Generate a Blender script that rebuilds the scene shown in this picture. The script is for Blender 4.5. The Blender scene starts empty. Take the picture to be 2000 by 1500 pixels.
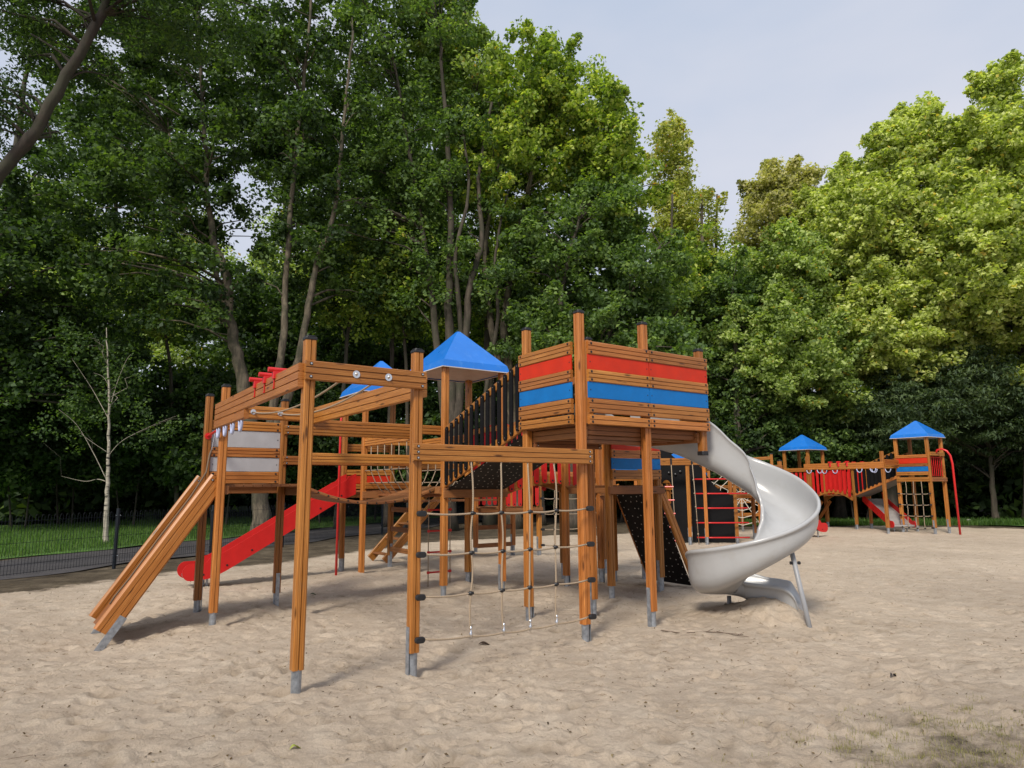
import bpy, math, random
import numpy as np
from mathutils import Vector, Matrix
random.seed(7)
rng = np.random.default_rng(11)
S = bpy.context.scene
R = math.radians
# ------------------------------------------------------------------ camera
F_PX, PITCH, ROLL, EYE = 1306.64, R(8.7189), R(0.3399), 1.55
cam = bpy.data.cameras.new('camera'); cam_o = bpy.data.objects.new('camera', cam)
S.collection.objects.link(cam_o); S.camera = cam_o
cam.sensor_width = 36.0; cam.lens = 36.0 * F_PX / 2000.0
cam.clip_start = 0.05; cam.clip_end = 900
cam_o.matrix_world = Matrix.Translation((0, 0, EYE)) @ Matrix.Rotation(R(90) + PITCH, 4, 'X') @ Matrix.Rotation(-ROLL, 4, 'Z')
S.render.resolution_x = 1024; S.render.resolution_y = 768
# ------------------------------------------------------------------ sky, sun, exposure
SUN_EL, SUN_AZ = R(44), R(-158)          # azimuth from +Y towards +X: hazy sun high behind the viewer's left shoulder
wd = bpy.data.worlds.new("World"); S.world = wd; wd.use_nodes = True
nt = wd.node_tree; nt.nodes.clear()
out = nt.nodes.new('ShaderNodeOutputWorld'); bg = nt.nodes.new('ShaderNodeBackground')
sky = nt.nodes.new('ShaderNodeTexSky'); sky.sky_type = 'NISHITA'; sky.sun_disc = False
sky.sun_elevation = SUN_EL; sky.sun_rotation = SUN_AZ
sky.air_density = 1.2; sky.dust_density = 4.0; sky.ozone_density = 2.0
tc = nt.nodes.new('ShaderNodeTexCoord'); mp = nt.nodes.new('ShaderNodeMapping'); mp.inputs['Scale'].default_value = (1.2, 1.2, 3.0)
nz = nt.nodes.new('ShaderNodeTexNoise'); nz.inputs['Scale'].default_value = 1.3; nz.inputs['Detail'].default_value = 5
cr = nt.nodes.new('ShaderNodeValToRGB')
cr.color_ramp.elements[0].position = .3; cr.color_ramp.elements[0].color = (5.1, 5.95, 7.5, 1)
cr.color_ramp.elements[1].position = .7; cr.color_ramp.elements[1].color = (7.3, 7.4, 8.15, 1)
mix = nt.nodes.new('ShaderNodeMix'); mix.data_type = 'RGBA'; mix.inputs['Factor'].default_value = .88
L = nt.links.new
L(tc.outputs['Generated'], mp.inputs['Vector']); L(mp.outputs[0], nz.inputs['Vector']); L(nz.outputs['Fac'], cr.inputs[0])
L(sky.outputs[0], mix.inputs['A']); L(cr.outputs[0], mix.inputs['B']); L(mix.outputs['Result'], bg.inputs['Color'])
bg.inputs['Strength'].default_value = 0.079
L(bg.outputs[0], out.inputs['Surface'])
sl = bpy.data.lights.new('sun', 'SUN'); sl.energy = 2.6; sl.angle = R(12); sl.color = (1.0, .93, .82)
so = bpy.data.objects.new('sun', sl); S.collection.objects.link(so)
sd = Vector((math.sin(SUN_AZ) * math.cos(SUN_EL), math.cos(SUN_AZ) * math.cos(SUN_EL), math.sin(SUN_EL)))
so.rotation_euler = (-sd).to_track_quat('-Z', 'Y').to_euler()
S.view_settings.view_transform = 'Standard'; S.view_settings.look = 'None'
S.view_settings.exposure = 0.45; S.view_settings.gamma = 1.0
S.render.engine = 'CYCLES'
S.cycles.max_bounces = 6; S.cycles.diffuse_bounces = 3; S.cycles.transmission_bounces = 3; S.cycles.transparent_max_bounces = 4

def px(u, v, y):
    """a point of the place seen at (u, v) of the photograph and y metres ahead"""
    X = (u - 1000) * math.cos(ROLL) - (v - 750) * math.sin(ROLL)
    Z = -((u - 1000) * math.sin(ROLL) + (v - 750) * math.cos(ROLL))
    c, s = math.cos(PITCH), math.sin(PITCH)
    d = (X, F_PX * c - Z * s, F_PX * s + Z * c); t = y / d[1]
    return Vector((d[0] * t, y, EYE + d[2] * t))
def gp(u, v, z=0.0):
    X = (u - 1000) * math.cos(ROLL) - (v - 750) * math.sin(ROLL)
    Z = -((u - 1000) * math.sin(ROLL) + (v - 750) * math.cos(ROLL))
    c, s = math.cos(PITCH), math.sin(PITCH)
    d = (X, F_PX * c - Z * s, F_PX * s + Z * c); t = (z - EYE) / d[2]
    return Vector((d[0] * t, d[1] * t, z))

# ------------------------------------------------------------------ materials
def nodes(name):
    m = bpy.data.materials.new(name); m.use_nodes = True
    n = m.node_tree.nodes; b = n['Principled BSDF']
    return m, n, m.node_tree.links.new, b
def ramp(n, stops):
    r = n.new('ShaderNodeValToRGB'); e = r.color_ramp.elements
    e[0].position, e[0].color = stops[0][0], (*stops[0][1], 1)
    e[1].position, e[1].color = stops[-1][0], (*stops[-1][1], 1)
    for p, c in stops[1:-1]:
        k = e.new(p); k.color = (*c, 1)
    return r
def noise(n, l, vec, scale, detail=4, rough=.55, dist=0):
    t = n.new('ShaderNodeTexNoise'); t.inputs['Scale'].default_value = scale
    t.inputs['Detail'].default_value = detail; t.inputs['Roughness'].default_value = rough; t.inputs['Distortion'].default_value = dist
    if vec is not None: l(vec, t.inputs['Vector'])
    return t
def mixc(n, l, a, b, f, mode='MIX'):
    m = n.new('ShaderNodeMix'); m.data_type = 'RGBA'; m.blend_type = mode
    for k, v in (('A', a), ('B', b)):
        if isinstance(v, tuple): m.inputs[k].default_value = (*v, 1)
        else: l(v, m.inputs[k])
    if isinstance(f, (int, float)): m.inputs['Factor'].default_value = f
    else: l(f, m.inputs['Factor'])
    return m.outputs['Result']
def bump(n, l, b, h, strength, dist):
    u = n.new('ShaderNodeBump'); u.inputs['Strength'].default_value = strength; u.inputs['Distance'].default_value = dist
    l(h, u.inputs['Height']); l(u.outputs[0], b.inputs['Normal']); return u

def wood_mat(name, lo, mid, hi, rough=.42):
    m, n, l, b = nodes(name)
    uv = n.new('ShaderNodeTexCoord'); mp = n.new('ShaderNodeMapping'); mp.inputs['Scale'].default_value = (1.0, 9.0, 1.0)
    l(uv.outputs['UV'], mp.inputs['Vector'])
    warp = noise(n, l, mp.outputs[0], 1.1, 3)
    wv = n.new('ShaderNodeTexWave'); wv.bands_direction = 'Y'; wv.inputs['Scale'].default_value = 2.6
    wv.inputs['Distortion'].default_value = 9; wv.inputs['Detail'].default_value = 3; wv.inputs['Detail Scale'].default_value = .7
    l(mp.outputs[0], wv.inputs['Vector'])
    mp2 = n.new('ShaderNodeMapping'); mp2.inputs['Scale'].default_value = (3.0, 130.0, 1.0); l(uv.outputs['UV'], mp2.inputs['Vector'])
    fib = noise(n, l, mp2.outputs[0], 1.0, 4, .6)
    add = n.new('ShaderNodeMath'); add.operation = 'MULTIPLY_ADD'; l(wv.outputs['Fac'], add.inputs[0]); add.inputs[1].default_value = .34
    l(fib.outputs['Fac'], add.inputs[2])
    sub = n.new('ShaderNodeMath'); sub.operation = 'MULTIPLY_ADD'; l(warp.outputs['Fac'], sub.inputs[0]); sub.inputs[1].default_value = .5; l(add.outputs[0], sub.inputs[2])
    r = ramp(n, [(.55, lo), (.85, mid), (1.25, hi)]); r.color_ramp.elements[-1].position = 1.0
    sc = n.new('ShaderNodeMath'); sc.operation = 'MULTIPLY'; sc.inputs[1].default_value = .8; l(sub.outputs[0], sc.inputs[0]); l(sc.outputs[0], r.inputs[0])
    # knots
    mk = n.new('ShaderNodeMapping'); mk.inputs['Scale'].default_value = (2.2, 11.0, 1.0); l(uv.outputs['UV'], mk.inputs['Vector'])
    vo = n.new('ShaderNodeTexVoronoi'); vo.inputs['Scale'].default_value = 1.0; l(mk.outputs[0], vo.inputs['Vector'])
    kr = ramp(n, [(.07, (1, 1, 1)), (.15, (0, 0, 0))]); l(vo.outputs['Distance'], kr.inputs[0])
    c = mixc(n, l, r.outputs[0], tuple(x * .35 for x in lo), kr.outputs[0])
    oi = n.new('ShaderNodeObjectInfo'); hv = n.new('ShaderNodeHueSaturation')
    mr = n.new('ShaderNodeMapRange'); mr.inputs['To Min'].default_value = .74; mr.inputs['To Max'].default_value = 1.22
    l(oi.outputs['Random'], mr.inputs['Value']); l(mr.outputs[0], hv.inputs['Value']); l(c, hv.inputs['Color'])
    big = noise(n, l, uv.outputs['Object'], 1.7, 3); br = n.new('ShaderNodeMapRange'); br.inputs['To Min'].default_value = .84; br.inputs['To Max'].default_value = 1.12
    l(big.outputs['Fac'], br.inputs['Value'])
    hr = n.new('ShaderNodeMath'); hr.operation = 'FRACT'; hm = n.new('ShaderNodeMath'); hm.operation = 'MULTIPLY'; hm.inputs[1].default_value = 37.7; l(oi.outputs['Random'], hm.inputs[0]); l(hm.outputs[0], hr.inputs[0])
    hh = n.new('ShaderNodeMapRange'); hh.inputs['To Min'].default_value = .494; hh.inputs['To Max'].default_value = .505; l(hr.outputs[0], hh.inputs['Value']); l(hh.outputs[0], hv.inputs['Hue'])
    c2 = mixc(n, l, hv.outputs[0], br.outputs[0], 1.0, 'MULTIPLY')
    wn = noise(n, l, uv.outputs['Object'], 5.5, 7, .75); wr = ramp(n, [(.60, (0, 0, 0)), (.72, (.35, .35, .35))]); l(wn.outputs['Fac'], wr.inputs[0]); c2 = mixc(n, l, c2, (.20, .125, .075), wr.outputs[0])
    l(c2, b.inputs['Base Color']); b.inputs['Roughness'].default_value = rough
    b.inputs['Specular IOR Level'].default_value = .35
    bump(n, l, b, add.outputs[0], .25, .002)
    return m
def plain(name, col, rough=.45, metal=0, spec=.5, var=.06, scale=6, bmp=0, dirt=None):
    m, n, l, b = nodes(name)
    t = n.new('ShaderNodeTexCoord'); nz = noise(n, l, t.outputs['Object'], scale, 5)
    r = ramp(n, [(.3, tuple(max(0, c * (1 - var * 2)) for c in col)), (.7, tuple(min(1, c * (1 + var)) for c in col))]); l(nz.outputs['Fac'], r.inputs[0])
    c = r.outputs[0]
    if dirt:
        n2 = noise(n, l, t.outputs['Object'], scale * 3.1, 8, .7); rr = ramp(n, [(.55, (0, 0, 0)), (.75, (.55, .55, .55))]); l(n2.outputs['Fac'], rr.inputs[0])
        c = mixc(n, l, c, dirt, rr.outputs[0])
    l(c, b.inputs['Base Color']); b.inputs['Roughness'].default_value = rough; b.inputs['Metallic'].default_value = metal
    b.inputs['Specular IOR Level'].default_value = spec
    rm = n.new('ShaderNodeMapRange'); rm.inputs['To Min'].default_value = rough * .85; rm.inputs['To Max'].default_value = min(1, rough * 1.25)
    l(nz.outputs['Fac'], rm.inputs['Value']); l(rm.outputs[0], b.inputs['Roughness'])
    if bmp: bump(n, l, b, noise(n, l, t.outputs['Object'], scale * 20, 4).outputs['Fac'], .4, bmp)
    return m
WOOD = wood_mat('varnished_wood', (.30, .105, .020), (.43, .168, .036), (.58, .262, .072), .36)
WOOD_DARK = wood_mat('stained_wood', (.19, .070, .022), (.27, .11, .036), (.34, .15, .055), .6)
WOOD_FAR = WOOD
RED = plain('red_plastic_board', (.56, .016, .014), .45, spec=.3, var=.05)
ORED = plain('orange_red_board', (.56, .030, .008), .5, spec=.25, var=.06, dirt=(.42, .05, .03))
BLUE = plain('blue_board', (.004, .15, .46), .5, spec=.25, var=.06, dirt=(.02, .13, .34))
GREY = plain('grey_board', (.42, .42, .44), .3, var=.05)
BLACKP = plain('black_plastic', (.012, .012, .014), .4)
RUBBER = plain('black_slat', (.007, .007, .008), .6, spec=.12, dirt=(.022, .02, .018))
STEEL = plain('galvanised_steel', (.36, .39, .43), .42, metal=.65, var=.18, scale=22)
CHROME = plain('bolt_steel', (.75, .75, .75), .22, metal=1)
REDM = plain('red_steel', (.60, .018, .018), .3)
BLUEM = plain('pale_blue_grip', (.42, .47, .68), .35)
GREYM = plain('grey_painted_steel', (.30, .31, .33), .4)
ROOF = plain('blue_roof_plastic', (.012, .17, .62), .28, var=.05, scale=2.5, dirt=(.10, .30, .70))
WHITEP = plain('white_underside', (.62, .58, .55), .5)
SLIDE = plain('pale_grey_slide_plastic', (.41, .415, .42), .24, var=.05, scale=1.4, dirt=(.35, .335, .31))
FENCE = plain('anthracite_coating', (.014, .018, .024), .65, spec=.25)
BEDM = plain('brushed_slide_bed', (.42, .42, .42), .3, metal=.9)
STONE = plain('pale_stone', (.42, .40, .36), .9, var=.2)

def dotted_black():
    m, n, l, b = nodes('black_board_with_white_studs')
    t = n.new('ShaderNodeTexCoord'); mp = n.new('ShaderNodeMapping'); mp.inputs['Scale'].default_value = (8.5, 8.5, 1)
    l(t.outputs['UV'], mp.inputs['Vector'])
    v = n.new('ShaderNodeTexVoronoi'); v.voronoi_dimensions = '2D'; v.inputs['Scale'].default_value = 1; v.inputs['Randomness'].default_value = .55
    l(mp.outputs[0], v.inputs['Vector'])
    r = ramp(n, [(.07, (1, 1, 1)), (.09, (0, 0, 0))]); l(v.outputs['Distance'], r.inputs[0])
    nz = noise(n, l, t.outputs['Object'], 3, 6, .7); rr = ramp(n, [(.35, (.010, .009, .009)), (.75, (.026, .022, .02))]); l(nz.outputs['Fac'], rr.inputs[0])
    c = mixc(n, l, rr.outputs[0], (.55, .52, .48), r.outputs[0]); l(c, b.inputs['Base Color']); b.inputs['Roughness'].default_value = .6; b.inputs['Specular IOR Level'].default_value = .15
    return m
DOTS = dotted_black()
def rope_mat():
    m, n, l, b = nodes('beige_rope')
    t = n.new('ShaderNodeTexCoord'); mp = n.new('ShaderNodeMapping'); mp.inputs['Scale'].default_value = (60, 3, 1); mp.inputs['Rotation'].default_value = (0, 0, .05)
    l(t.outputs['UV'], mp.inputs['Vector'])
    w = n.new('ShaderNodeTexWave'); w.bands_direction = 'DIAGONAL'; w.inputs['Scale'].default_value = .6; w.inputs['Distortion'].default_value = .5; l(mp.outputs[0], w.inputs['Vector'])
    r = ramp(n, [(0, (.25, .18, .115)), (1, (.44, .35, .25))]); l(w.outputs['Fac'], r.inputs[0]); l(r.outputs[0], b.inputs['Base Color'])
    b.inputs['Roughness'].default_value = .8; bump(n, l, b, w.outputs['Fac'], .5, .003); return m
ROPE = rope_mat()
def bark_mat(name, a, b2, sc=6, birch=False):
    m, n, l, b = nodes(name)
    t = n.new('ShaderNodeTexCoord'); mp = n.new('ShaderNodeMapping')
    mp.inputs['Scale'].default_value = (1, 1, 5 if birch else .25); l(t.outputs['Object'], mp.inputs['Vector'])
    nz = noise(n, l, mp.outputs[0], sc, 6, .65); r = ramp(n, [(.35, a), (.65, b2)]); l(nz.outputs['Fac'], r.inputs[0]); c = r.outputs[0]
    if birch:
        rr = ramp(n, [(.60, (0, 0, 0)), (.64, (1, 1, 1))]); n2 = noise(n, l, mp.outputs[0], 3.2, 3); l(n2.outputs['Fac'], rr.inputs[0]); c = mixc(n, l, c, (.03, .026, .022), rr.outputs[0])
    else:
        n3 = noise(n, l, t.outputs['Object'], 1.6, 5, .65); rr = ramp(n, [(.45, (0, 0, 0)), (.6, (.8, .8, .8))]); l(n3.outputs['Fac'], rr.inputs[0]); c = mixc(n, l, c, (.045, .045, .026), rr.outputs[0])
    l(c, b.inputs['Base Color']); b.inputs['Roughness'].default_value = .9; bump(n, l, b, nz.outputs['Fac'], .7, .03); return m
BARK = bark_mat('grey_maple_bark', (.045, .036, .026), (.19, .155, .105), 7)
BARK_D = bark_mat('dark_bark', (.035, .028, .02), (.10, .08, .06))
BIRCH = bark_mat('birch_bark', (.26, .235, .19), (.46, .41, .33), 3, True)
def leaf_mat(name, dark, mid, light, rare=None, trans=.45):
    m, n, l, b = nodes(name); n.remove(b)
    at = n.new('ShaderNodeAttribute'); at.attribute_name = 'tone'
    st = [(0.05, dark), (.5, mid), (.93, light)] + ([(.985, rare)] if rare else [])
    r = ramp(n, st); l(at.outputs['Fac'], r.inputs[0])
    d = n.new('ShaderNodeBsdfDiffuse'); t = n.new('ShaderNodeBsdfTranslucent'); g = n.new('ShaderNodeBsdfGlossy'); g.inputs['Roughness'].default_value = .6
    g.inputs['Color'].default_value = (.4, .45, .42, 1)
    l(r.outputs[0], d.inputs['Color'])
    tcg = mixc(n, l, r.outputs[0], (1.35, 1.5, .5), 1.0, 'MULTIPLY'); l(tcg, t.inputs['Color'])
    a = n.new('ShaderNodeMixShader'); a.inputs[0].default_value = trans; l(d.outputs[0], a.inputs[1]); l(t.outputs[0], a.inputs[2])
    a2 = n.new('ShaderNodeMixShader'); a2.inputs[0].default_value = .05; l(a.outputs[0], a2.inputs[1]); l(g.outputs[0], a2.inputs[2])
    l(a2.outputs[0], n['Material Output'].inputs['Surface']); return m
LF_DARK = leaf_mat('dark_shaded_maple_leaves', (.024, .048, .016), (.064, .115, .032), (.145, .225, .05))  # low leaf colour stands in for the shade on the left trees
LF_MID = leaf_mat('maple_leaves', (.08, .135, .025), (.28, .39, .065), (.58, .64, .15), (.55, .48, .07))
LF_BRIGHT = leaf_mat('plane_leaves', (.15, .20, .05), (.44, .51, .135), (.74, .77, .31), (.78, .60, .14))
LF_LIND = leaf_mat('linden_leaves', (.12, .18, .05), (.32, .42, .12), (.56, .65, .24), (.62, .42, .08))
LF_YEL = leaf_mat('yellowing_leaves', (.18, .22, .05), (.42, .44, .12), (.62, .58, .20), (.66, .32, .07))
LF_OLIVE = leaf_mat('olive_leaves', (.12, .125, .05), (.40, .39, .16), (.66, .60, .29))
LF_DM = leaf_mat('deep_green_and_shaded_maple_leaves', (.05, .09, .030), (.13, .215, .06), (.27, .38, .10))  # deep green leaves; also painted shade for the centre crown's lower part
LF_CON = leaf_mat('feathery_dark_leaves', (.030, .052, .026), (.075, .12, .055), (.16, .22, .09))
GRASSB = leaf_mat('grass_blades', (.035, .08, .012), (.075, .16, .022), (.17, .26, .045))
GRASSDRY = leaf_mat('dry_grass_blades', (.10, .11, .035), (.26, .24, .09), (.48, .41, .24))

def ground_mat():
    m, n, l, b = nodes('sand_and_soil')
    t = n.new('ShaderNodeTexCoord'); P = t.outputs['Object']
    big = noise(n, l, P, .35, 5, .6); mid = noise(n, l, P, 3.0, 6, .65); fine = noise(n, l, P, 30, 7, .78); grain = noise(n, l, P, 260, 2, .6)
    rs = ramp(n, [(.30, (.51, .418, .330)), (.52, (.575, .482, .388)), (.75, (.63, .545, .45))]); l(mid.outputs['Fac'], rs.inputs[0])
    rb = ramp(n, [(.35, (.86, .84, .81)), (.65, (1.06, 1.04, 1.0))]); l(big.outputs['Fac'], rb.inputs[0])
    c = mixc(n, l, rs.outputs[0], rb.outputs[0], 1.0, 'MULTIPLY')
    rf = ramp(n, [(.26, (.60, .55, .48)), (.37, (.95, .95, .94)), (.5, (1.0, 1.0, 1.0)), (.7, (1.12, 1.12, 1.12))]); l(fine.outputs['Fac'], rf.inputs[0])
    c = mixc(n, l, c, rf.outputs[0], 1.0, 'MULTIPLY')
    crumb = noise(n, l, P, 13, 9, .74, .6); rc_ = ramp(n, [(.32, (.34, .28, .21)), (.37, (.84, .81, .77)), (.42, (1, 1, 1)), (.66, (1.0, 1.0, 1.0)), (.74, (1.1, 1.1, 1.1))]); l(crumb.outputs['Fac'], rc_.inputs[0])
    c = mixc(n, l, c, rc_.outputs[0], 1.0, 'MULTIPLY')
    rg = ramp(n, [(.3, (.86, .86, .86)), (.7, (1.1, 1.1, 1.1))]); l(grain.outputs['Fac'], rg.inputs[0])
    c = mixc(n, l, c, rg.outputs[0], 1.0, 'MULTIPLY')
    # damp darker sand in the bottoms of footprints is stored by depth of the pit
    at = n.new('ShaderNodeAttribute'); at.attribute_name = 'pit'
    c = mixc(n, l, c, (.21, .155, .10), at.outputs['Fac'])
    dn = noise(n, l, P, 1.7, 8, .7); rd = ramp(n, [(.3, (.045, .036, .026)), (.5, (.11, .088, .062)), (.72, (.21, .17, .12))]); l(dn.outputs['Fac'], rd.inputs[0])
    lit = noise(n, l, P, 22, 3, .6); rl = ramp(n, [(.62, (0, 0, 0)), (.68, (.8, .8, .8))]); l(lit.outputs['Fac'], rl.inputs[0])
    dirt = mixc(n, l, rd.outputs[0], (.16, .12, .07), rl.outputs[0])
    as_ = n.new('ShaderNodeAttribute'); as_.attribute_name = 'sandy'
    sm = n.new('ShaderNodeMath'); sm.operation = 'MULTIPLY_ADD'; l(dn.outputs['Fac'], sm.inputs[0]); sm.inputs[1].default_value = .9; 
    s0 = n.new('ShaderNodeMath'); s0.operation = 'ADD'; s0.inputs[1].default_value = -.45; l(as_.outputs['Fac'], s0.inputs[0]); l(s0.outputs[0], sm.inputs[2])
    rr = ramp(n, [(.40, (0, 0, 0)), (.62, (1, 1, 1))]); l(sm.outputs[0], rr.inputs[0])
    c = mixc(n, l, dirt, c, rr.outputs[0])
    l(c, b.inputs['Base Color']); b.inputs['Roughness'].default_value = .95; b.inputs['Specular IOR Level'].default_value = .1
    h = n.new('ShaderNodeMath'); h.operation = 'MULTIPLY_ADD'; l(fine.outputs['Fac'], h.inputs[0]); h.inputs[1].default_value = 1.0
    h2 = n.new('ShaderNodeMath'); h2.operation = 'MULTIPLY'; h2.inputs[1].default_value = .25; l(grain.outputs['Fac'], h2.inputs[0]); h3 = n.new('ShaderNodeMath'); h3.operation = 'MULTIPLY_ADD'; l(crumb.outputs['Fac'], h3.inputs[0]); h3.inputs[1].default_value = 1.4; l(h2.outputs[0], h3.inputs[2]); l(h3.outputs[0], h.inputs[2])
    bump(n, l, b, h.outputs[0], 1.0, .022)
    return m
GROUND = ground_mat()
def sheet_mat(name, stops, scale, rough=.95, speck=None):
    m, n, l, b = nodes(name); t = n.new('ShaderNodeTexCoord')
    nz = noise(n, l, t.outputs['Object'], scale, 9, .7); r = ramp(n, stops); l(nz.outputs['Fac'], r.inputs[0]); c = r.outputs[0]
    n1 = noise(n, l, t.outputs['Object'], scale * .12, 3); r1 = ramp(n, [(.35, (.7, .7, .7)), (.65, (1.2, 1.2, 1.2))]); l(n1.outputs['Fac'], r1.inputs[0]); c = mixc(n, l, c, r1.outputs[0], 1.0, 'MULTIPLY')
    if speck:
        n2 = noise(n, l, t.outputs['Object'], 30, 2); r2 = ramp(n, [(.66, (0, 0, 0)), (.7, (1, 1, 1))]); l(n2.outputs['Fac'], r2.inputs[0]); c = mixc(n, l, c, speck, r2.outputs[0])
    l(c, b.inputs['Base Color']); b.inputs['Roughness'].default_value = rough; bump(n, l, b, nz.outputs['Fac'], .6, .03); return m
ASPH = sheet_mat('worn_dark_path', [(.3, (.030, .027, .030)), (.7, (.068, .062, .064))], 6, speck=(.16, .14, .10))
LAWN = sheet_mat('short_lawn', [(.3, (.045, .10, .013)), (.55, (.08, .18, .022)), (.75, (.19, .29, .04))], 9)

# ------------------------------------------------------------------ scene helpers
C = S.collection
def tag(o, label=None, cat=None, group=None, kind=None):
    for k, v in (('label', label), ('category', cat), ('group', group), ('kind', kind)):
        if v: o[k] = v
    return o
class Thing:
    def __init__(s, name, loc, label, cat, group=None):
        s.o = bpy.data.objects.new(name, None); s.o.location = loc; s.o.empty_display_size = .3
        C.objects.link(s.o); s.loc = Vector(loc); tag(s.o, label, cat, group)
class MB:
    def __init__(s): s.v, s.f, s.uv, s.mi = [], [], [], []
    def face(s, idx, uvs, mi=0): s.f.append(idx); s.uv.extend(uvs); s.mi.append(mi)
    def prism(s, p0, p1, prof, up=(0, 0, 1), mi=0, uoff=None, cap=True):
        p0, p1 = Vector(p0), Vector(p1); d = (p1 - p0); Ln = d.length; d.normalize(); up = Vector(up)
        side = d.cross(up)
        if side.length < 1e-5: up = Vector((0, 1, 0)); side = d.cross(up)
        side.normalize(); t = side.cross(d)
        n = len(prof); b = len(s.v); uo = random.random() * 40 if uoff is None else uoff; vo = random.random() * 9
        for P in (p0, p1):
            for (a, c) in prof: s.v.append(P + side * a + t * c)
        per = [0.0]
        for i in range(n):
            a, c = prof[i], prof[(i + 1) % n]; per.append(per[-1] + math.hypot(a[0] - c[0], a[1] - c[1]))
        for i in range(n):
            j = (i + 1) % n
            s.face([b + i, b + n + i, b + n + j, b + j], [(uo, vo + per[i]), (uo + Ln, vo + per[i]), (uo + Ln, vo + per[i + 1]), (uo, vo + per[i + 1])], mi)
        if cap:
            s.face([b + i for i in range(n)], [(uo + prof[i][0] * .3, vo + prof[i][1]) for i in range(n)], mi)
            s.face([b + n + i for i in reversed(range(n))], [(uo + prof[i][0] * .3, vo + prof[i][1]) for i in reversed(range(n))], mi)
    def box(s, p0, p1, w, h, up=(0, 0, 1), mi=0, r=0):
        s.prism(p0, p1, rprof(w, h, r), up, mi)
    def tube(s, pts, rad, k=8, mi=0, closed=False, caps=True):
        pts = [Vector(p) for p in pts]; n = len(pts)
        rad = [rad] * n if isinstance(rad, (int, float)) else rad
        b = len(s.v); u = 0; us = []
        prev = None
        for i, p in enumerate(pts):
            if closed: d = pts[(i + 1) % n] - pts[i - 1]
            else: d = pts[min(i + 1, n - 1)] - pts[max(i - 1, 0)]
            d.normalize()
            if prev is None:
                a = d.cross(Vector((0, 0, 1)))
                if a.length < .1: a = d.cross(Vector((0, 1, 0)))
            else: a = prev - d * prev.dot(d)
            a.normalize(); prev = a; c = d.cross(a)
            if i: u += (pts[i] - pts[i - 1]).length
            us.append(u)
            for j in range(k):
                t = 2 * math.pi * j / k; s.v.append(p + (a * math.cos(t) + c * math.sin(t)) * rad[i])
        m = n if closed else n - 1
        for i in range(m):
            for j in range(k):
                i2 = (i + 1) % n; j2 = (j + 1) % k
                u1 = us[i2] if i2 else us[-1] + .05
                s.face([b + i * k + j, b + i * k + j2, b + i2 * k + j2, b + i2 * k + j], [(us[i], j / k), (us[i], (j + 1) / k), (u1, (j + 1) / k), (u1, j / k)], mi)
        if caps and not closed:
            s.face([b + j for j in reversed(range(k))], [(0, 0)] * k, mi); s.face([b + (n - 1) * k + j for j in range(k)], [(0, 0)] * k, mi)
    def ball(s, c, r, mi=0, k=8, sz=1.0):
        c = Vector(c); m = k // 2
        pts = [c + Vector((0, 0, r * sz * -math.cos(math.pi * i / m))) for i in range(m + 1)]
        s.tube(pts, [max(.0008, r * math.sin(math.pi * i / m)) for i in range(m + 1)], k, mi)
    def quad(s, a, b_, c, d, mi=0, uv=None):
        b = len(s.v); s.v += [Vector(a), Vector(b_), Vector(c), Vector(d)]
        s.face([b, b + 1, b + 2, b + 3], uv or [(0, 0), (1, 0), (1, 1), (0, 1)], mi)
    def build(s, name, mats, thing=None, parent=None, smooth=False, label=None, bevel=0):
        me = bpy.data.meshes.new(name); o_ = thing.loc if thing else Vector((0, 0, 0))
        me.from_pydata([tuple(v - o_) for v in s.v], [], s.f)
        uvl = me.uv_layers.new(name='UVMap'); uvl.data.foreach_set('uv', [x for p in s.uv for x in p])
        for m in (mats if isinstance(mats, (list, tuple)) else [mats]): me.materials.append(m)
        me.polygons.foreach_set('material_index', s.mi)
        if smooth: me.polygons.foreach_set('use_smooth', [True] * len(me.polygons))
        me.update(); o = bpy.data.objects.new(name, me); C.objects.link(o)
        if parent is not None: o.parent = parent
        elif thing: o.parent = thing.o
        if bevel:
            bv = o.modifiers.new('bevel', 'BEVEL'); bv.width = bevel; bv.segments = 2; bv.limit_method = 'ANGLE'; bv.angle_limit = R(40)
        if label: o['label'] = label
        return o
def rprof(w, h, r=0):
    a, c = w / 2, h / 2
    if not r: return [(-a, -c), (a, -c), (a, c), (-a, c)]
    return [(-a + r, -c), (a - r, -c), (a, -c + r), (a, c - r), (a - r, c), (-a + r, c), (-a, c - r), (-a, -c + r)]
def plank_prof(w, h, n, r=.007, g=.009, gd=.013):
    """board of n laminated planks: grooves along both faces (w thick, h high)"""
    a, c = w / 2, h / 2; ys = [-c + h * i / n for i in range(1, n)]
    P = [(-a + r, -c), (a - r, -c), (a, -c + r)]
    for y in ys: P += [(a, y - g / 2), (a - gd, y - g * .3), (a - gd, y + g * .3), (a, y + g / 2)]
    P += [(a, c - r), (a - r, c), (-a + r, c), (-a, c - r)]
    for y in reversed(ys): P += [(-a, y + g / 2), (-a + gd, y + g * .3), (-a + gd, y - g * .3), (-a, y - g / 2)]
    P += [(-a, -c + r)]
    return P
def post_prof(s=.09, r=.011, g=.009, gd=.013):
    a = s / 2; q = []
    for k in range(4):
        for (x, y) in ((-a + r, -a), (-g / 2, -a), (-g * .3, -a + gd), (g * .3, -a + gd), (g / 2, -a), (a - r, -a)):
            t = k * math.pi / 2; q.append((x * math.cos(t) - y * math.sin(t), x * math.sin(t) + y * math.cos(t)))
    return q

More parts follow.
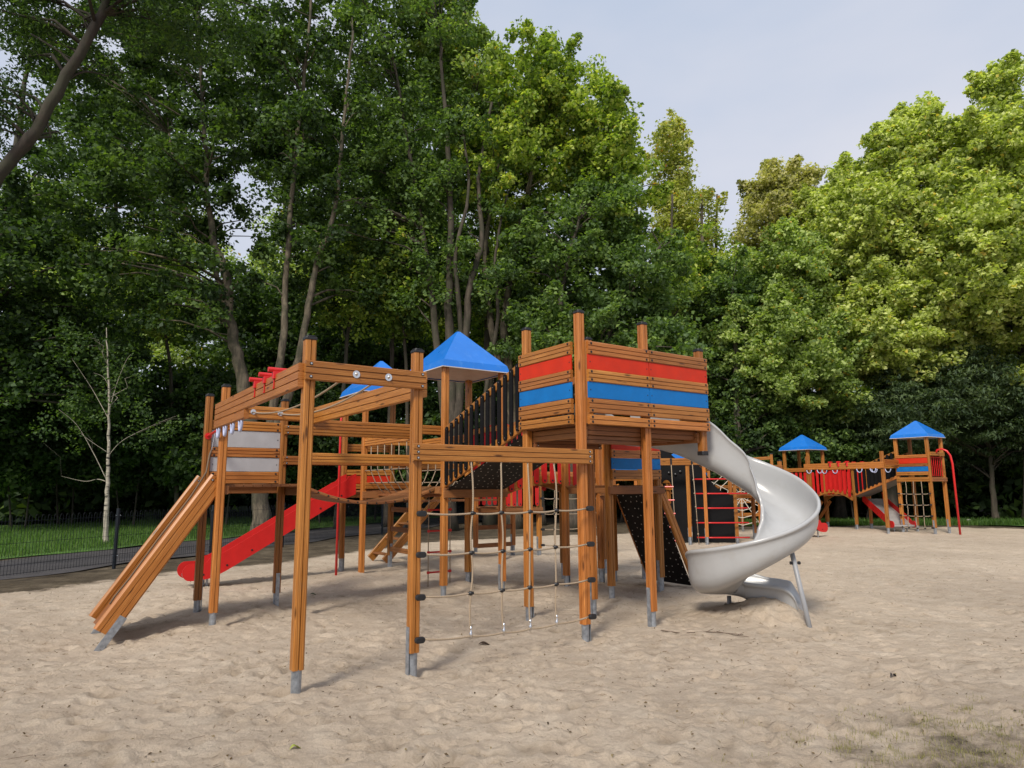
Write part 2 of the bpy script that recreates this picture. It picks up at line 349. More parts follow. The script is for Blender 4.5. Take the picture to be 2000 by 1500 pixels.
class Frame:
    """a play frame's own right-angled grid: x along the frame, y across, z up from the sand"""
    def __init__(s, origin, ang, thing=None): s.o = Vector((*origin, 0)); s.a = ang; s.t = thing; s.A = Vector((math.cos(ang), math.sin(ang), 0)); s.B = Vector((-math.sin(ang), math.cos(ang), 0))
    def W(s, x, y, z=0): return s.o + s.A * x + s.B * y + Vector((0, 0, z))
bolt_me = {}
def bolt(fr, p, nrm, parent, dark=False, s=1.0):
    """domed bolt in a dark recess; nrm is the outward direction in the world"""
    if dark not in bolt_me:
        b = MB(); k = 10
        ring = [Vector((0, 0, 0)), Vector((0, 0, .003))]; b.tube(ring, .014, k, 0)
        b.tube([Vector((0, 0, .003)), Vector((0, 0, .008)), Vector((0, 0, .010))], [.009, .0075, .002], k, 1)
        me_o = b.build('bolt', [BLACKP, BLACKP if dark else CHROME], smooth=False); bolt_me[dark] = me_o.data; bpy.data.objects.remove(me_o)
    o = bpy.data.objects.new('bolt', bolt_me[dark]); C.objects.link(o); o.parent = parent
    o.location = Vector(p) - fr.t.loc; o.rotation_euler = Vector(nrm).to_track_quat('Z', 'Y').to_euler(); o.scale = (s, s, s); return o
PP = post_prof()
def post(fr, x, y, top, zb=0.0, foot=True, cap=True, plate=None, wb=.18, size=.09, capbottom=False, name='post'):
    m = MB(); bot = zb + wb if foot else wb
    m.prism(fr.W(x, y, bot), fr.W(x, y, top - (.02 if cap else 0)), PP if size == .09 else post_prof(size), up=fr.B)
    o = m.build(name, WOOD, fr.t)
    if cap:
        c = MB(); a = size / 2 + .006; z0 = top - .035
        c.prism(fr.W(x, y, z0), fr.W(x, y, top - .008), rprof(2 * a, 2 * a, .012), up=fr.B)
        b = len(c.v)
        c.prism(fr.W(x, y, top - .0079), fr.W(x, y, top + .004), rprof(2 * a - .018, 2 * a - .018, .014), up=fr.B)
        c.build('cap', BLACKP, fr.t, o, bevel=.006)
    if capbottom:
        c = MB(); c.prism(fr.W(x, y, bot - .02), fr.W(x, y, bot + .03), rprof(size + .02, size + .02, .02), up=fr.B); c.build('end_cap', BLACKP, fr.t, o, bevel=.006)
    if foot:
        f = MB(); r = size * .43; pr = [(r * math.cos(t), r * math.sin(t)) for t in [2 * math.pi * i / 14 for i in range(14)]]
        f.prism(fr.W(x, y, zb - .4), fr.W(x, y, bot + .005), pr, up=fr.B)
        if plate:
            dx, dy = plate; h = size / 2 + .0045
            q0 = fr.W(x + dx * h, y + dy * h, zb - .3); q1 = fr.W(x + dx * h, y + dy * h, zb + .42)
            n = fr.A * dx + fr.B * dy
            f.prism(q0, q1, rprof(.05, .008), up=n)
            for zz in (.28, .38): f.ball(fr.W(x + dx * (h + .005), y + dy * (h + .005), zb + zz), .006, 0, 6)
        f.build('foot', STEEL, fr.t, o)
    return o
def rail(fr, p0, p1, h, n=2, th=.045, off=(0, 0), name='rail', bolts=None, mat=None, dark=False, ext=0):
    """board from p0 to p1 (grid coordinates of its centre line)"""
    a, b = fr.W(*p0) + fr.A * off[0] + fr.B * off[1], fr.W(*p1) + fr.A * off[0] + fr.B * off[1]
    d = (b - a).normalized(); a -= d * ext; b += d * ext
    m = MB(); m.prism(a, b, plank_prof(th, h, n), up=(0, 0, 1)); o = m.build(name, mat or WOOD, fr.t)
    if bolts:
        nrm = Vector((*bolts[:2], 0)); nrm = fr.A * bolts[0] + fr.B * bolts[1]; up = d.cross(nrm).normalized()
        if up.z < 0: up = -up
        for P, sgn in ((a, 1), (b, -1)):
            for k in range(n):
                if n == 3 and k == 1 and len(bolts) < 3: continue
                bolt(fr, P + d * sgn * .04 + nrm * (th / 2 - .001) + up * h * ((k + .5) / n - .5), nrm, o, dark)
    return o
def panel(fr, p0, p1, z0, z1, mat, name, off=(0, 0), th=.016, bolts=None):
    a = fr.W(p0[0], p0[1], (z0 + z1) / 2) + fr.A * off[0] + fr.B * off[1]; b = fr.W(p1[0], p1[1], (z0 + z1) / 2) + fr.A * off[0] + fr.B * off[1]
    m = MB(); m.prism(a, b, rprof(th, z1 - z0, .002)); o = m.build(name, mat, fr.t)
    if bolts:
        nrm = fr.A * bolts[0] + fr.B * bolts[1]; d = (b - a).normalized()
        for P, s_ in ((a, 1), (b, -1)): bolt(fr, P + d * s_ * .03 + nrm * (th / 2 - .001), nrm, o, True, .55)
    return o
def deck(fr, x0, x1, y0, y1, z, along='x', name='deck', mat=None, pw=.115):
    o = None; m = MB()
    if along == 'x':
        n = max(1, round((y1 - y0) / pw)); w = (y1 - y0) / n
        for i in range(n): m.prism(fr.W(x0, y0 + (i + .5) * w, z - .016), fr.W(x1, y0 + (i + .5) * w, z - .016), rprof(w - .008, .032, .005))
    else:
        n = max(1, round((x1 - x0) / pw)); w = (x1 - x0) / n
        for i in range(n): m.prism(fr.W(x0 + (i + .5) * w, y0, z - .016), fr.W(x0 + (i + .5) * w, y1, z - .016), rprof(w - .008, .032, .005))
    return m.build(name, mat or WOOD_DARK, fr.t)
def roof(fr, cx, cy, half, ze, za, mat=None, skirt=.11):
    m = MB(); mat = mat or ROOF
    top = fr.W(cx, cy, za)
    def ring(h, z): return [fr.W(cx + i * h, cy + j * h, z) for i, j in ((-1, -1), (1, -1), (1, 1), (-1, 1))]
    r0, r1, r2, rt = ring(half, ze), ring(half, ze + .01), ring(half - .03, ze + skirt), ring(.025, za)
    for a, b in ((r0, r1), (r1, r2), (r2, rt)):
        for i in range(4): m.quad(a[i], a[(i + 1) % 4], b[(i + 1) % 4], b[i])
    m.quad(*rt)
    # real thickness: inner skin
    q1, q2 = ring(half - .012, ze), ring(.012, za - .02); q15 = ring(half - .042, ze + skirt - .01)
    o = m.build('roof', mat, fr.t, bevel=.012)
    o.modifiers[0].width = .008
    u = MB(); z = ze + .012
    rr = ring(half - .012, z); r3 = ring(half + .012, ze - .006); r4 = ring(half + .012, ze + .006)
    cc = fr.W(cx, cy, z + .06)
    for i in range(4):
        b = len(u.v); u.v += [rr[(i + 1) % 4], rr[i], cc]; u.face([b, b + 1, b + 2], [(0, 0)] * 3)
        u.quad(r3[i], r3[(i + 1) % 4], r4[(i + 1) % 4], r4[i]); u.quad(r3[(i + 1) % 4], r3[i], ring(half - .02, ze - .004)[i], ring(half - .02, ze - .004)[(i + 1) % 4])
    u.build('roof_underside', WHITEP, fr.t, o)
    return o
def slat_mb(a, b, nrm, w=.075, th=.018):
    """one upright slat with rounded ends from a (low) to b (high)"""
    a, b, nrm = Vector(a), Vector(b), Vector(nrm); up = (b - a).normalized(); side = up.cross(nrm).normalized(); r = w / 2
    out_ = []
    for c, s0 in ((a + up * r, math.pi), (b - up * r, 0)):
        for i in range(9):
            t = s0 + math.pi * i / 8; out_.append(c + side * math.cos(t) * r + up * math.sin(t) * r)
    m = MB(); n = len(out_)
    for k in (-.5, .5):
        for p in out_: m.v.append(p + nrm * th * k)
    m.face(list(range(n)), [(0, 0)] * n); m.face(list(range(2 * n - 1, n - 1, -1)), [(0, 0)] * n)
    for i in range(n): m.face([i, n + i, n + (i + 1) % n, (i + 1) % n], [(0, 0)] * 4)
    return m
def slats(fr, p0, p1, n, low0, low1, hi0, hi1, nrm, mat, w=.075, arch=0, bolts=True, big=.8):
    for i in range(n):
        t = (i + .5) / n; x = p0[0] + (p1[0] - p0[0]) * t; y = p0[1] + (p1[1] - p0[1]) * t; e = arch * (1 - (2 * t - 1) ** 2)
        a = fr.W(x, y, low0 + (low1 - low0) * t + e); b = fr.W(x, y, hi0 + (hi1 - hi0) * t + e * .9); N = fr.A * nrm[0] + fr.B * nrm[1]
        o = slat_mb(a, b, N, w).build('slat', mat, fr.t)
        if bolts:
            bolt(fr, a + Vector((0, 0, w / 2)) + N * .0085, N, o, mat is RED, big); bolt(fr, b - Vector((0, 0, w / 2)) + N * .0085, N, o, mat is RED, big)
def rope_obj(fr, pts, r=.008, name='rope', parent=None, k=8, mat=None):
    m = MB(); m.tube(pts, r, k); return m.build(name, mat or ROPE, fr.t, parent, smooth=True)
def lerp(a, b, t): return a + (b - a) * t
def sagline(a, b, s, n=14): return [lerp(a, b, i / n) - Vector((0, 0, s * (1 - (2 * i / n - 1) ** 2))) for i in range(n + 1)]
def net(fr, p0, p1, xs, rows0, rows1, ztop, conn=True, r=.0085, wob=.012, ends=(.055, .055), shackles=True):
    """hanging climbing net between two posts; xs fractions of the way, rows* heights at either post"""
    a, b = fr.W(*p0), fr.W(*p1); d = (b - a).normalized(); nrm = Vector((d.y, -d.x, 0)); Z = lambda z: Vector((0, 0, z)); N = len(rows0)
    net_o = MB(); 
    def cross(i, k):
        t = xs[i]; rr = random.Random(i * 31 + k * 7)
        z = rows0[k] + (rows1[k] - rows0[k]) * t - .035 * math.sin(math.pi * t) * (1 if k == N - 1 else .4)
        return lerp(a, b, t) + Z(z) + d * rr.uniform(-wob, wob) + nrm * (.05)
    for k in range(N):
        P = [a + d * ends[0] + Z(rows0[k]) + nrm * .05] + [cross(i, k) for i in range(len(xs))] + [b - d * ends[1] + Z(rows1[k]) + nrm * .05]
        pts = []
        for q0, q1 in zip(P[:-1], P[1:]): pts += sagline(q0, q1, .012, 6)[:-1]
        pts.append(P[-1]); net_o.tube(pts, r, 8)
    for i in range(len(xs)):
        P = [lerp(a, b, xs[i]) + Z(ztop) + nrm * .03] + [cross(i, k) for k in range(N)]
        pts = []
        for j, (q0, q1) in enumerate(zip(P[:-1], P[1:])):
            w_ = d * random.Random(i * 5 + j).uniform(-.018, .018)
            pts += [lerp(q0, q1, s_ / 6) + w_ * math.sin(math.pi * s_ / 6) for s_ in range(6)]
        pts.append(P[-1]); net_o.tube(pts, r * .95, 8)
    o = net_o.build('rope_net', ROPE, fr.t, smooth=True)
    for i in range(len(xs)):
        for k in range(N - 1 if shackles else N):
            m = MB(); c = cross(i, k); m.ball(c, .021 * r / .0085, 0, 10); m.tube([c - d * .026, c + d * .026], .013 * r / .0085, 8); m.build('knot_joint', BLACKP, fr.t, o, smooth=True)
        if shackles:
            c = cross(i, N - 1); m = MB(); m.tube([c + Z(-.025), c + Z(.0), c + Z(.03), c + Z(.034), c + Z(.06), c + Z(.085)], [.009, .013, .014, .01, .013, .011], 8); m.build('shackle', CHROME, fr.t, o, smooth=True)
    if conn:
        for k in range(N):
            for P, s_, z in ((a, 1, rows0[k]), (b, -1, rows1[k])):
                m = MB(); c = P + Z(z) + nrm * .063 + d * s_ * .012; prof = []
                for i in range(16):
                    t = 2 * math.pi * i / 16; prof.append((.022 * math.cos(t) + (.022 if math.cos(t) > 0 else -.022), .026 * math.sin(t)))
                m.prism(c - nrm * .022, c + nrm * .018, prof, up=(0, 0, 1)); m.build('net_clamp', BLACKP, fr.t, o, bevel=.007)
    return o

# ------------------------------------------------------------------ ground: sand, soil, path, lawns
_tab = np.random.default_rng(5).random((256, 256))
def vn(x, y, sc, seed=0):
    x = x * sc + seed * 17.3; y = y * sc + seed * 5.7; xi = np.floor(x).astype(int); yi = np.floor(y).astype(int); fx = x - xi; fy = y - yi
    fx = fx * fx * (3 - 2 * fx); fy = fy * fy * (3 - 2 * fy); g = lambda a, b: _tab[a & 255, b & 255]
    return (g(xi, yi) * (1 - fx) + g(xi + 1, yi) * fx) * (1 - fy) + (g(xi, yi + 1) * (1 - fx) + g(xi + 1, yi + 1) * fx) * fy - .5
def axis(lo, hi, mid, n, k):
    t = np.linspace(math.asinh((lo - mid) / k), math.asinh((hi - mid) / k), n); return mid + k * np.sinh(t)
gx_, gy_ = axis(-26, 32, .3, 860, 5.0), axis(-5, 31, 4.6, 760, 3.2)
GX, GY = np.meshgrid(gx_, gy_)
_K0 = ((-1.657, 5.378), R(34.6577))
def kw(x, y): a = _K0[1]; return (_K0[0][0] + math.cos(a) * x - math.sin(a) * y, _K0[0][1] + math.sin(a) * x + math.cos(a) * y)
ctrl = [(0, 0, -.02), (.977, 0, -.04), (0, 3.116, 0), (-1.25, 3.1, -.13), (-1.25, 4.0, -.10), (2.91, .02, 0), (3.87, .02, .03), (2.91, .985, .045), (2.91, 2.975, .04), (3.88, 2.975, .02), (3.88, 3.94, .055), (4.8, 1.66, .02), (5.8, 1.7, .05), (4.8, 2.6, .10), (6.8, 2.0, .02), (2.91, 5.9, .10), (3.88, 6.87, .04), (5.95, 7.1, .12), (6.94, 6.15, .12)]
wsum = np.full_like(GX, .35); zsum = np.zeros_like(GX)
for x, y, z in ctrl:
    q = kw(x, y); w = np.exp(-((GX - q[0]) ** 2 + (GY - q[1]) ** 2) / (2 * .42 ** 2)) * 2; wsum += w; zsum += w * z
GZ = zsum / wsum
for (x, y, hh, r) in ((3.03, 8.03, .17, .24), (2.75, 7.95, .07, .3), (2.7, 8.3, .08, .4), (-4.6, 10.0, .05, .4), (1.0, 3.9, .05, .9), (-2.6, 3.6, .03, .7), (3.8, 4.6, .03, 1.2)):
    GZ += hh * np.exp(-((GX - x) ** 2 + (GY - y) ** 2) / (2 * r * r))
_pf = [(0, 0), (.977, 0), (0, 3.116), (0, 4.093), (.977, 4.093), (.977, 3.116), (2.91, .02), (3.872, .02), (2.91, .985), (3.872, .985), (2.91, 2.975), (3.88, 2.975), (3.88, 3.945), (4.8, 1.66), (4.8, 2.63), (5.77, 2.63), (5.77, 1.66), (2.91, 5.9), (3.88, 6.87), (2.91, 6.87), (5.8, 2.975), (6.94, 6.15), (5.97, 7.12)]
for i_, (x, y) in enumerate(_pf):                                        # trodden sand heaped and scooped round the posts
    q = kw(x, y); a_ = 2.4 * i_; dx, dy = .10 * math.cos(a_), .10 * math.sin(a_); hh = (.035 + .02 * math.sin(i_ * 1.7)) * (.35 if i_ in (0, 1, 6, 7) else 1)
    GZ += hh * np.exp(-((GX - q[0] - dx) ** 2 + (GY - q[1] - dy) ** 2) / (2 * .13 ** 2)) - hh * .8 * np.exp(-((GX - q[0] + 2.4 * dx) ** 2 + (GY - q[1] + 2.4 * dy) ** 2) / (2 * .16 ** 2))
GZ += .05 * vn(GX, GY, .45, 1) + .034 * vn(GX, GY, 1.3, 2) + .015 * vn(GX, GY, 3.4, 3) + .011 * vn(GX, GY, 8.5, 4) + .009 * vn(GX, GY, 17, 5)
PIT = np.zeros_like(GX)
rp_ = np.random.default_rng(3)
for i in range(11000):
    y = 2.2 + 20 * rp_.random() ** 1.6; x = rp_.uniform(-1.0, 1.0) * (y * .85 + 1.5); a = rp_.uniform(0, math.pi); r1 = rp_.uniform(.03, .10); r2 = r1 * rp_.uniform(.4, .8)
    dpt = rp_.uniform(.006, .026) * (1.0 if rp_.random() < .75 else -.5)
    i0, i1 = np.searchsorted(gx_, [x - .32, x + .32]); j0, j1 = np.searchsorted(gy_, [y - .32, y + .32])
    if i1 - i0 < 2 or j1 - j0 < 2: continue
    X = GX[j0:j1, i0:i1] - x; Y = GY[j0:j1, i0:i1] - y; u = X * math.cos(a) + Y * math.sin(a); v = -X * math.sin(a) + Y * math.cos(a); q = (u / r1) ** 2 + (v / r2) ** 2
    GZ[j0:j1, i0:i1] += -dpt * np.exp(-q * .9) + dpt * .55 * np.exp(-(np.sqrt(q) - 1.7) ** 2 * 3.0)
    if dpt > .015 and rp_.random() < .40: PIT[j0:j1, i0:i1] = np.maximum(PIT[j0:j1, i0:i1], .45 * np.exp(-q * 1.2))
GZ += .006 * (np.abs(vn(GX, GY, 14, 8)) < .08) * (vn(GX, GY, 2.0, 9) > .0)
poly = [(-26, 2), (-10.5, 9.0)] + [tuple(gp(u, v)[:2]) for u, v in ((60, 1150), (230, 1128), (400, 1108), (640, 1086), (800, 1066), (900, 1054), (1000, 1047), (1250, 1040), (1500, 1031), (1750, 1027), (2000, 1032), (2200, 1040))] + [(31, 22), (40, 10), (40, -20), (-40, -20)]
def sdist(X, Y, P):
    d = np.full(X.shape, 1e9); ins = np.zeros(X.shape, bool)
    for (x0, y0), (x1, y1) in zip(P, P[1:] + P[:1]):
        vx, vy = x1 - x0, y1 - y0; t = np.clip(((X - x0) * vx + (Y - y0) * vy) / (vx * vx + vy * vy), 0, 1)
        d = np.minimum(d, np.hypot(X - x0 - t * vx, Y - y0 - t * vy)); cnd = (y0 > Y) != (y1 > Y)
        with np.errstate(divide='ignore', invalid='ignore'): ins ^= cnd & (X < vx * (Y - y0) / (vy if vy else 1e-9) + x0)
    return np.where(ins, d, -d)
SD = sdist(GX, GY, poly) + .5 * vn(GX, GY, .8, 6) + .25 * vn(GX, GY, 3, 7)
cp = gp(1960, 1500); SD2 = (np.hypot((GX - cp.x) / 1.15, (GY - cp.y) / .95) - .75) * 1.0 + .35 * vn(GX, GY, 2.2, 11)
SAND = np.clip(.5 + SD * .7, 0, 1) * np.clip(.62 + SD2 * .9, .56, 1)
GZ = GZ * np.clip(1.2 + SD * .9, .12, 1); GZ -= .03 * (1 - np.clip(.5 + SD * .7, 0, 1))
def np_mesh(name, V, F4, mats, attrs=None, smooth=False):
    me = bpy.data.meshes.new(name); nv, nf = len(V), len(F4)
    me.vertices.add(nv); me.vertices.foreach_set('co', np.ascontiguousarray(V, dtype=np.float32).ravel())
    me.loops.add(nf * 4); me.loops.foreach_set('vertex_index', np.ascontiguousarray(F4, dtype=np.int32).ravel())
    me.polygons.add(nf); me.polygons.foreach_set('loop_start', np.arange(0, nf * 4, 4, dtype=np.int32))
    me.polygons.foreach_set('loop_total', np.full(nf, 4, dtype=np.int32))
    if smooth: me.polygons.foreach_set('use_smooth', np.ones(nf, dtype=bool))
    for m in (mats if isinstance(mats, (list, tuple)) else [mats]): me.materials.append(m)
    for k, a in (attrs or {}).items():
        at = me.attributes.new(k, 'FLOAT', 'POINT'); at.data.foreach_set('value', np.ascontiguousarray(a, dtype=np.float32).ravel())
    me.update(calc_edges=True); o = bpy.data.objects.new(name, me); C.objects.link(o); return o
ny, nx = GX.shape; idx = np.arange(ny * nx).reshape(ny, nx)
F = np.stack([idx[:-1, :-1], idx[:-1, 1:], idx[1:, 1:], idx[1:, :-1]], -1).reshape(-1, 4)
V = np.stack([GX, GY, GZ], -1).reshape(-1, 3); sf = SD.ravel()[F].mean(1) > -.05
for nm, sel in (('sand', sf), ('ground', ~sf)):
    ff = F[sel]; us, inv = np.unique(ff, return_inverse=True)
    o = np_mesh(nm, V[us], inv.reshape(-1, 4), GROUND, {'sandy': SAND.ravel()[us], 'pit': PIT.ravel()[us]}, True); tag(o, kind='structure')
m = MB(); m.quad((-220, -120, -.12), (220, -120, -.12), (220, 320, -.12), (-220, 320, -.12))
SOIL = sheet_mat('dark_leafy_soil', [(.3, (.030, .023, .016)), (.55, (.070, .052, .036)), (.75, (.14, .10, .065))], 3.5, speck=(.20, .15, .09))
tag(m.build('far_ground', SOIL), kind='structure')
FD = Vector((.357, .934, 0)); FN = Vector((-.934, .357, 0)); F2 = Vector((-8.0, 13.8, 0))
def strip(name, mat, o0, o1, a0, a1, z, n=60, wob=.18):
    P = []; Fc = []
    for i in range(n + 1):
        a = a0 + (a1 - a0) * i / n
        for j in range(9):
            t = j / 8; off = o0 + (o1 - o0) * t + (wob * math.sin(a * 1.7 + j * 3) * (1 if j in (0, 8) else 0)); q = F2 + FD * a + FN * off; P.append((q.x, q.y, z + .012 * math.sin(a * .9 + off)))
    for i in range(n):
        for j in range(8): k = i * 9 + j; Fc.append((k, k + 1, k + 10, k + 9))
    o = np_mesh(name, np.array(P), np.array(Fc), mat, smooth=True); tag(o, kind='structure'); return o
strip('path', ASPH, .35, 3.8, -16, 24, -.008)
strip('lawn', LAWN, 3.9, 30, -22, 26, .006)
P = [gp(1380, 1027.5), gp(1560, 1027), gp(1750, 1024.5), gp(1900, 1025), gp(2100, 1032), Vector((34, 24.5, 0)), Vector((36, 27, 0)), Vector((24, 28.6, 0)), Vector((15, 28.8, 0)), Vector((8, 28.5, 0))]
gs = MB(); n = len(P); gs.v += [Vector((p.x, p.y, .03)) for p in P]; gs.face(list(range(n)), [(0, 0)] * n); tag(gs.build('grass_strip', LAWN), kind='structure')

# ------------------------------------------------------------------ leaves and trees
def leaf_cloud(cen, rad, nl, L_, tone_base, r, flat=.62, up=.75, aspect=.62, tone_sd=.20, droop=0.0):
    """cen: clump centres (n,3), rad: clump radii, nl: leaves per clump -> V, F, tone"""
    n = len(cen); ci = np.repeat(np.arange(n), nl); N = len(ci)
    g = r.normal(size=(N, 3)); g /= np.maximum(np.linalg.norm(g, axis=1, keepdims=True), 1e-6); g *= (r.random((N, 1)) ** .45)
    off = g * rad[ci][:, None]; off[:, 2] *= flat; P = cen[ci] + off
    nn = r.normal(size=(N, 3)) * .75 + g * .5; nn[:, 2] += up; nn /= np.linalg.norm(nn, axis=1, keepdims=True)
    t = np.cross(nn, r.normal(size=(N, 3))); t /= np.maximum(np.linalg.norm(t, axis=1, keepdims=True), 1e-6); t[:, 2] -= droop
    b = np.cross(nn, t); s = (L_ * r.uniform(.65, 1.3, size=(N, 1))) / 2
    fold = nn * s * .25
    V = np.stack([P - t * s, P + b * s * aspect * 1.15 + fold - t * s * .15, P + t * s * 1.1, P - b * s * aspect * 1.15 + fold - t * s * .15], 1).reshape(-1, 3)
    tn = np.clip(tone_base[ci] + r.normal(size=N) * tone_sd, 0, 1); rare = r.random(N) < .02; tn[rare] = 1.0; tn[~rare] = np.minimum(tn[~rare], .93)
    return V, np.repeat(tn, 4)
def lobe_pts(r, n, lobe, shell=.62, rough=.2):
    (c, rx, ry, rz) = lobe; d = r.normal(size=(n, 3)); d /= np.linalg.norm(d, axis=1, keepdims=True)
    f = np.where(r.random(n) < .72, shell + (1 - shell) * r.random(n), shell * r.random(n) ** .5)
    ph = r.uniform(0, 6, 6); k = (np.sin(d[:, 0] * 4.1 + ph[0]) + np.sin(d[:, 1] * 3.7 + ph[1]) + np.sin(d[:, 2] * 5.3 + ph[2]) + np.sin(d[:, 0] * 9 + d[:, 2] * 8 + ph[3])) / 4
    f = f * (1 + rough * k); return np.array(c)[None] + d * f[:, None] * np.array([rx, ry, rz])[None]
class Tree:
    def __init__(s, name, loc, label, bark, leaves, cat='tree', group=None, seed=1):
        s.t = Thing(name, loc, label, cat, group); s.bark, s.leaves = bark, leaves; s.r = np.random.default_rng(seed); s.m = MB(); s.stems = []
    def stem(s, pts, r0, r1, k=10):
        P = cat(pts, 5); n = len(P); rr = random.Random(n + len(s.stems)); P = [p + Vector((rr.uniform(-1, 1), rr.uniform(-1, 1), 0)) * r0 * .16 for p in P]
        rad = [(r0 + (r1 - r0) * (i / (n - 1)) ** .8) * (1 + rr.uniform(-.06, .06)) for i in range(n)]
        if pts[0].z < .1: rad[0] *= 1.45; rad[1] *= 1.12
        s.m.tube(P, rad, k, 0); s.stems += [(p, q) for p, q in zip(P, rad)][n // 4:]
    def crown(s, lobes, nc, nl, L_=.17, rc=.75, limbs=70, tone=.5, tsd=.16, shoots=.28, **kw):
        A_ = np.array([l[1] * l[3] + l[2] * l[3] + l[1] * l[2] for l in lobes]); A_ = A_ / A_.sum()
        cen = np.concatenate([lobe_pts(s.r, max(3, int(nc * a)), l) for a, l in zip(A_, lobes)]); cen = cen[cen[:, 2] > .5]
        if shoots:                                   # leafy shoots standing out of the outline
            ctr = np.array([l[0] for l in lobes]); ex = []
            for c0 in cen[s.r.choice(len(cen), int(len(cen) * shoots), replace=False)]:
                l_ = lobes[int(np.linalg.norm(ctr - c0, axis=1).argmin())]; v = (c0 - np.array(l_[0])) / np.array([l_[1], l_[2], l_[3]]); f = np.linalg.norm(v)
                if f < .72 or v[2] < -.2: continue
                v = v / f * .55 + np.array([0, 0, .6]) + s.r.normal(size=3) * .2; v /= np.linalg.norm(v); ln = s.r.uniform(.3, 1.0)
                for q in (.45, .75, 1.0): ex.append((c0 + v * ln * q, .5 * (1.15 - q)))
        n = len(cen); rad = rc * s.r.uniform(.6, 1.35, n)
        if shoots and ex: cen = np.concatenate([cen, np.array([e[0] for e in ex])]); rad = np.concatenate([rad, np.array([.18 + e[1] * .6 for e in ex])]); n = len(cen)
        tb = np.clip(tone + s.r.normal(size=n) * tsd, .05, .9)
        nlr = np.maximum(6, (nl * np.minimum(1, (rad / (rc * .75)) ** 2)).astype(int)); rep = None; V, tn = leaf_cloud(cen, rad, nlr, L_, tb, s.r, **kw); N = len(V) // 4
        o = np_mesh('crown', V - np.array(s.t.loc)[None], np.arange(N * 4).reshape(-1, 4), s.leaves, {'tone': tn}); o.parent = s.t.o
        if s.stems:
            sp = np.array([tuple(p) for p, q in s.stems])
            for i in s.r.choice(n, min(limbs, n), replace=False):
                c_ = cen[i]; dd = np.linalg.norm(sp - c_[None], axis=1) + np.maximum(0, sp[:, 2] - c_[2] + .6) * 3; j = int(dd.argmin()); a, ra = s.stems[j]; b = Vector(c_)
                if (b - a).length < .4: continue
                mid1 = lerp(a, b, .35) + Vector((s.r.normal() * .12, s.r.normal() * .12, .10 * (b - a).length)); mid2 = lerp(a, b, .7) + Vector((s.r.normal() * .12, s.r.normal() * .12, .08 * (b - a).length))
                r_ = min(ra * .45, .02 + .012 * (b - a).length); s.m.tube([a, mid1, mid2, b], [r_, r_ * .75, r_ * .5, r_ * .18], 5)
        return cen
    def done(s):
        if s.m.v: s.m.build('trunk', s.bark, s.t, smooth=True)
def cat(P, n):
    out_ = []
    for i in range(len(P) - 1):
        p0, p1, p2, p3 = P[max(i - 1, 0)], P[i], P[i + 1], P[min(i + 2, len(P) - 1)]
        for k_ in range(n):
            t = k_ / n; out_.append(.5 * ((2 * p1) + (-p0 + p2) * t + (2 * p0 - 5 * p1 + 4 * p2 - p3) * t * t + (-p0 + 3 * p1 - 3 * p2 + p3) * t ** 3))
    out_.append(P[-1]); return out_
def lobe(u, v, y, du, dv, dy=None):
    c_ = px(u, v, y); e = px(u + du, v, y); f_ = px(u, v - dv, y); rx = abs(e.x - c_.x); rz = abs(f_.z - c_.z); return (tuple(c_), rx, dy or rx * .8, rz)
def base(u, y): p = px(u, 1000, y); return Vector((p.x, y, -.05))
# 1 big many-stemmed maple on the lawn, left of centre
y = 22.8
T = Tree('maple_tree', base(512, y), 'big maple with several pale forking stems rising from the lawn behind the overhead ladder', BARK, LF_DARK, seed=21)
T.stem([base(512, y), px(508, 990, y), px(500, 900, y), px(478, 780, y), px(462, 690, y), px(448, 620, y), px(440, 540, y), px(418, 470, y), px(405, 380, y), px(395, 200, y), px(385, 20, y)], .33, .05, 12)
T.stem([px(503, 930, y), px(530, 820, y), px(546, 720, y), px(556, 620, y), px(560, 520, y), px(575, 320, y), px(600, 100, y), px(610, -40, y)], .19, .04)
T.stem([px(515, 900, y), px(560, 780, y), px(588, 680, y), px(606, 580, y), px(622, 500, y), px(655, 400, y), px(672, 220, y), px(690, 60, y)], .18, .04)
T.stem([px(450, 640, y), px(430, 560, y + .5), px(405, 490, y + 1), px(360, 400, y + 1), px(330, 260, y + 1)], .13, .04, 7)
T.crown([lobe(430, 90, 23.6, 240, 240, 3.6), lobe(270, 390, 22.5, 170, 140, 2.6), lobe(560, 280, 24, 200, 220, 3.4), lobe(340, 560, 22.2, 190, 80, 2.2), lobe(640, 520, 24.2, 120, 100, 2.2), lobe(200, 130, 24, 130, 130, 3)], 680, 110, .16, .60, 200, tone=.48)
T.done()
# 2 tree at the left edge
y = 24
T = Tree('dark_broadleaf_tree', base(-60, y), 'dark broadleaf tree at the far left edge behind the lawn', BARK_D, LF_DARK, seed=22)
T.stem([base(-60, y), px(-50, 800, y), px(-10, 560, y), px(30, 300, y), px(60, 100, y)], .32, .06)
T.crown([lobe(40, 480, 23, 190, 200, 4), lobe(150, 700, 24, 170, 130, 3), lobe(-60, 650, 23, 160, 220, 3)], 380, 105, .17, .7, 60, tone=.36)
T.done()
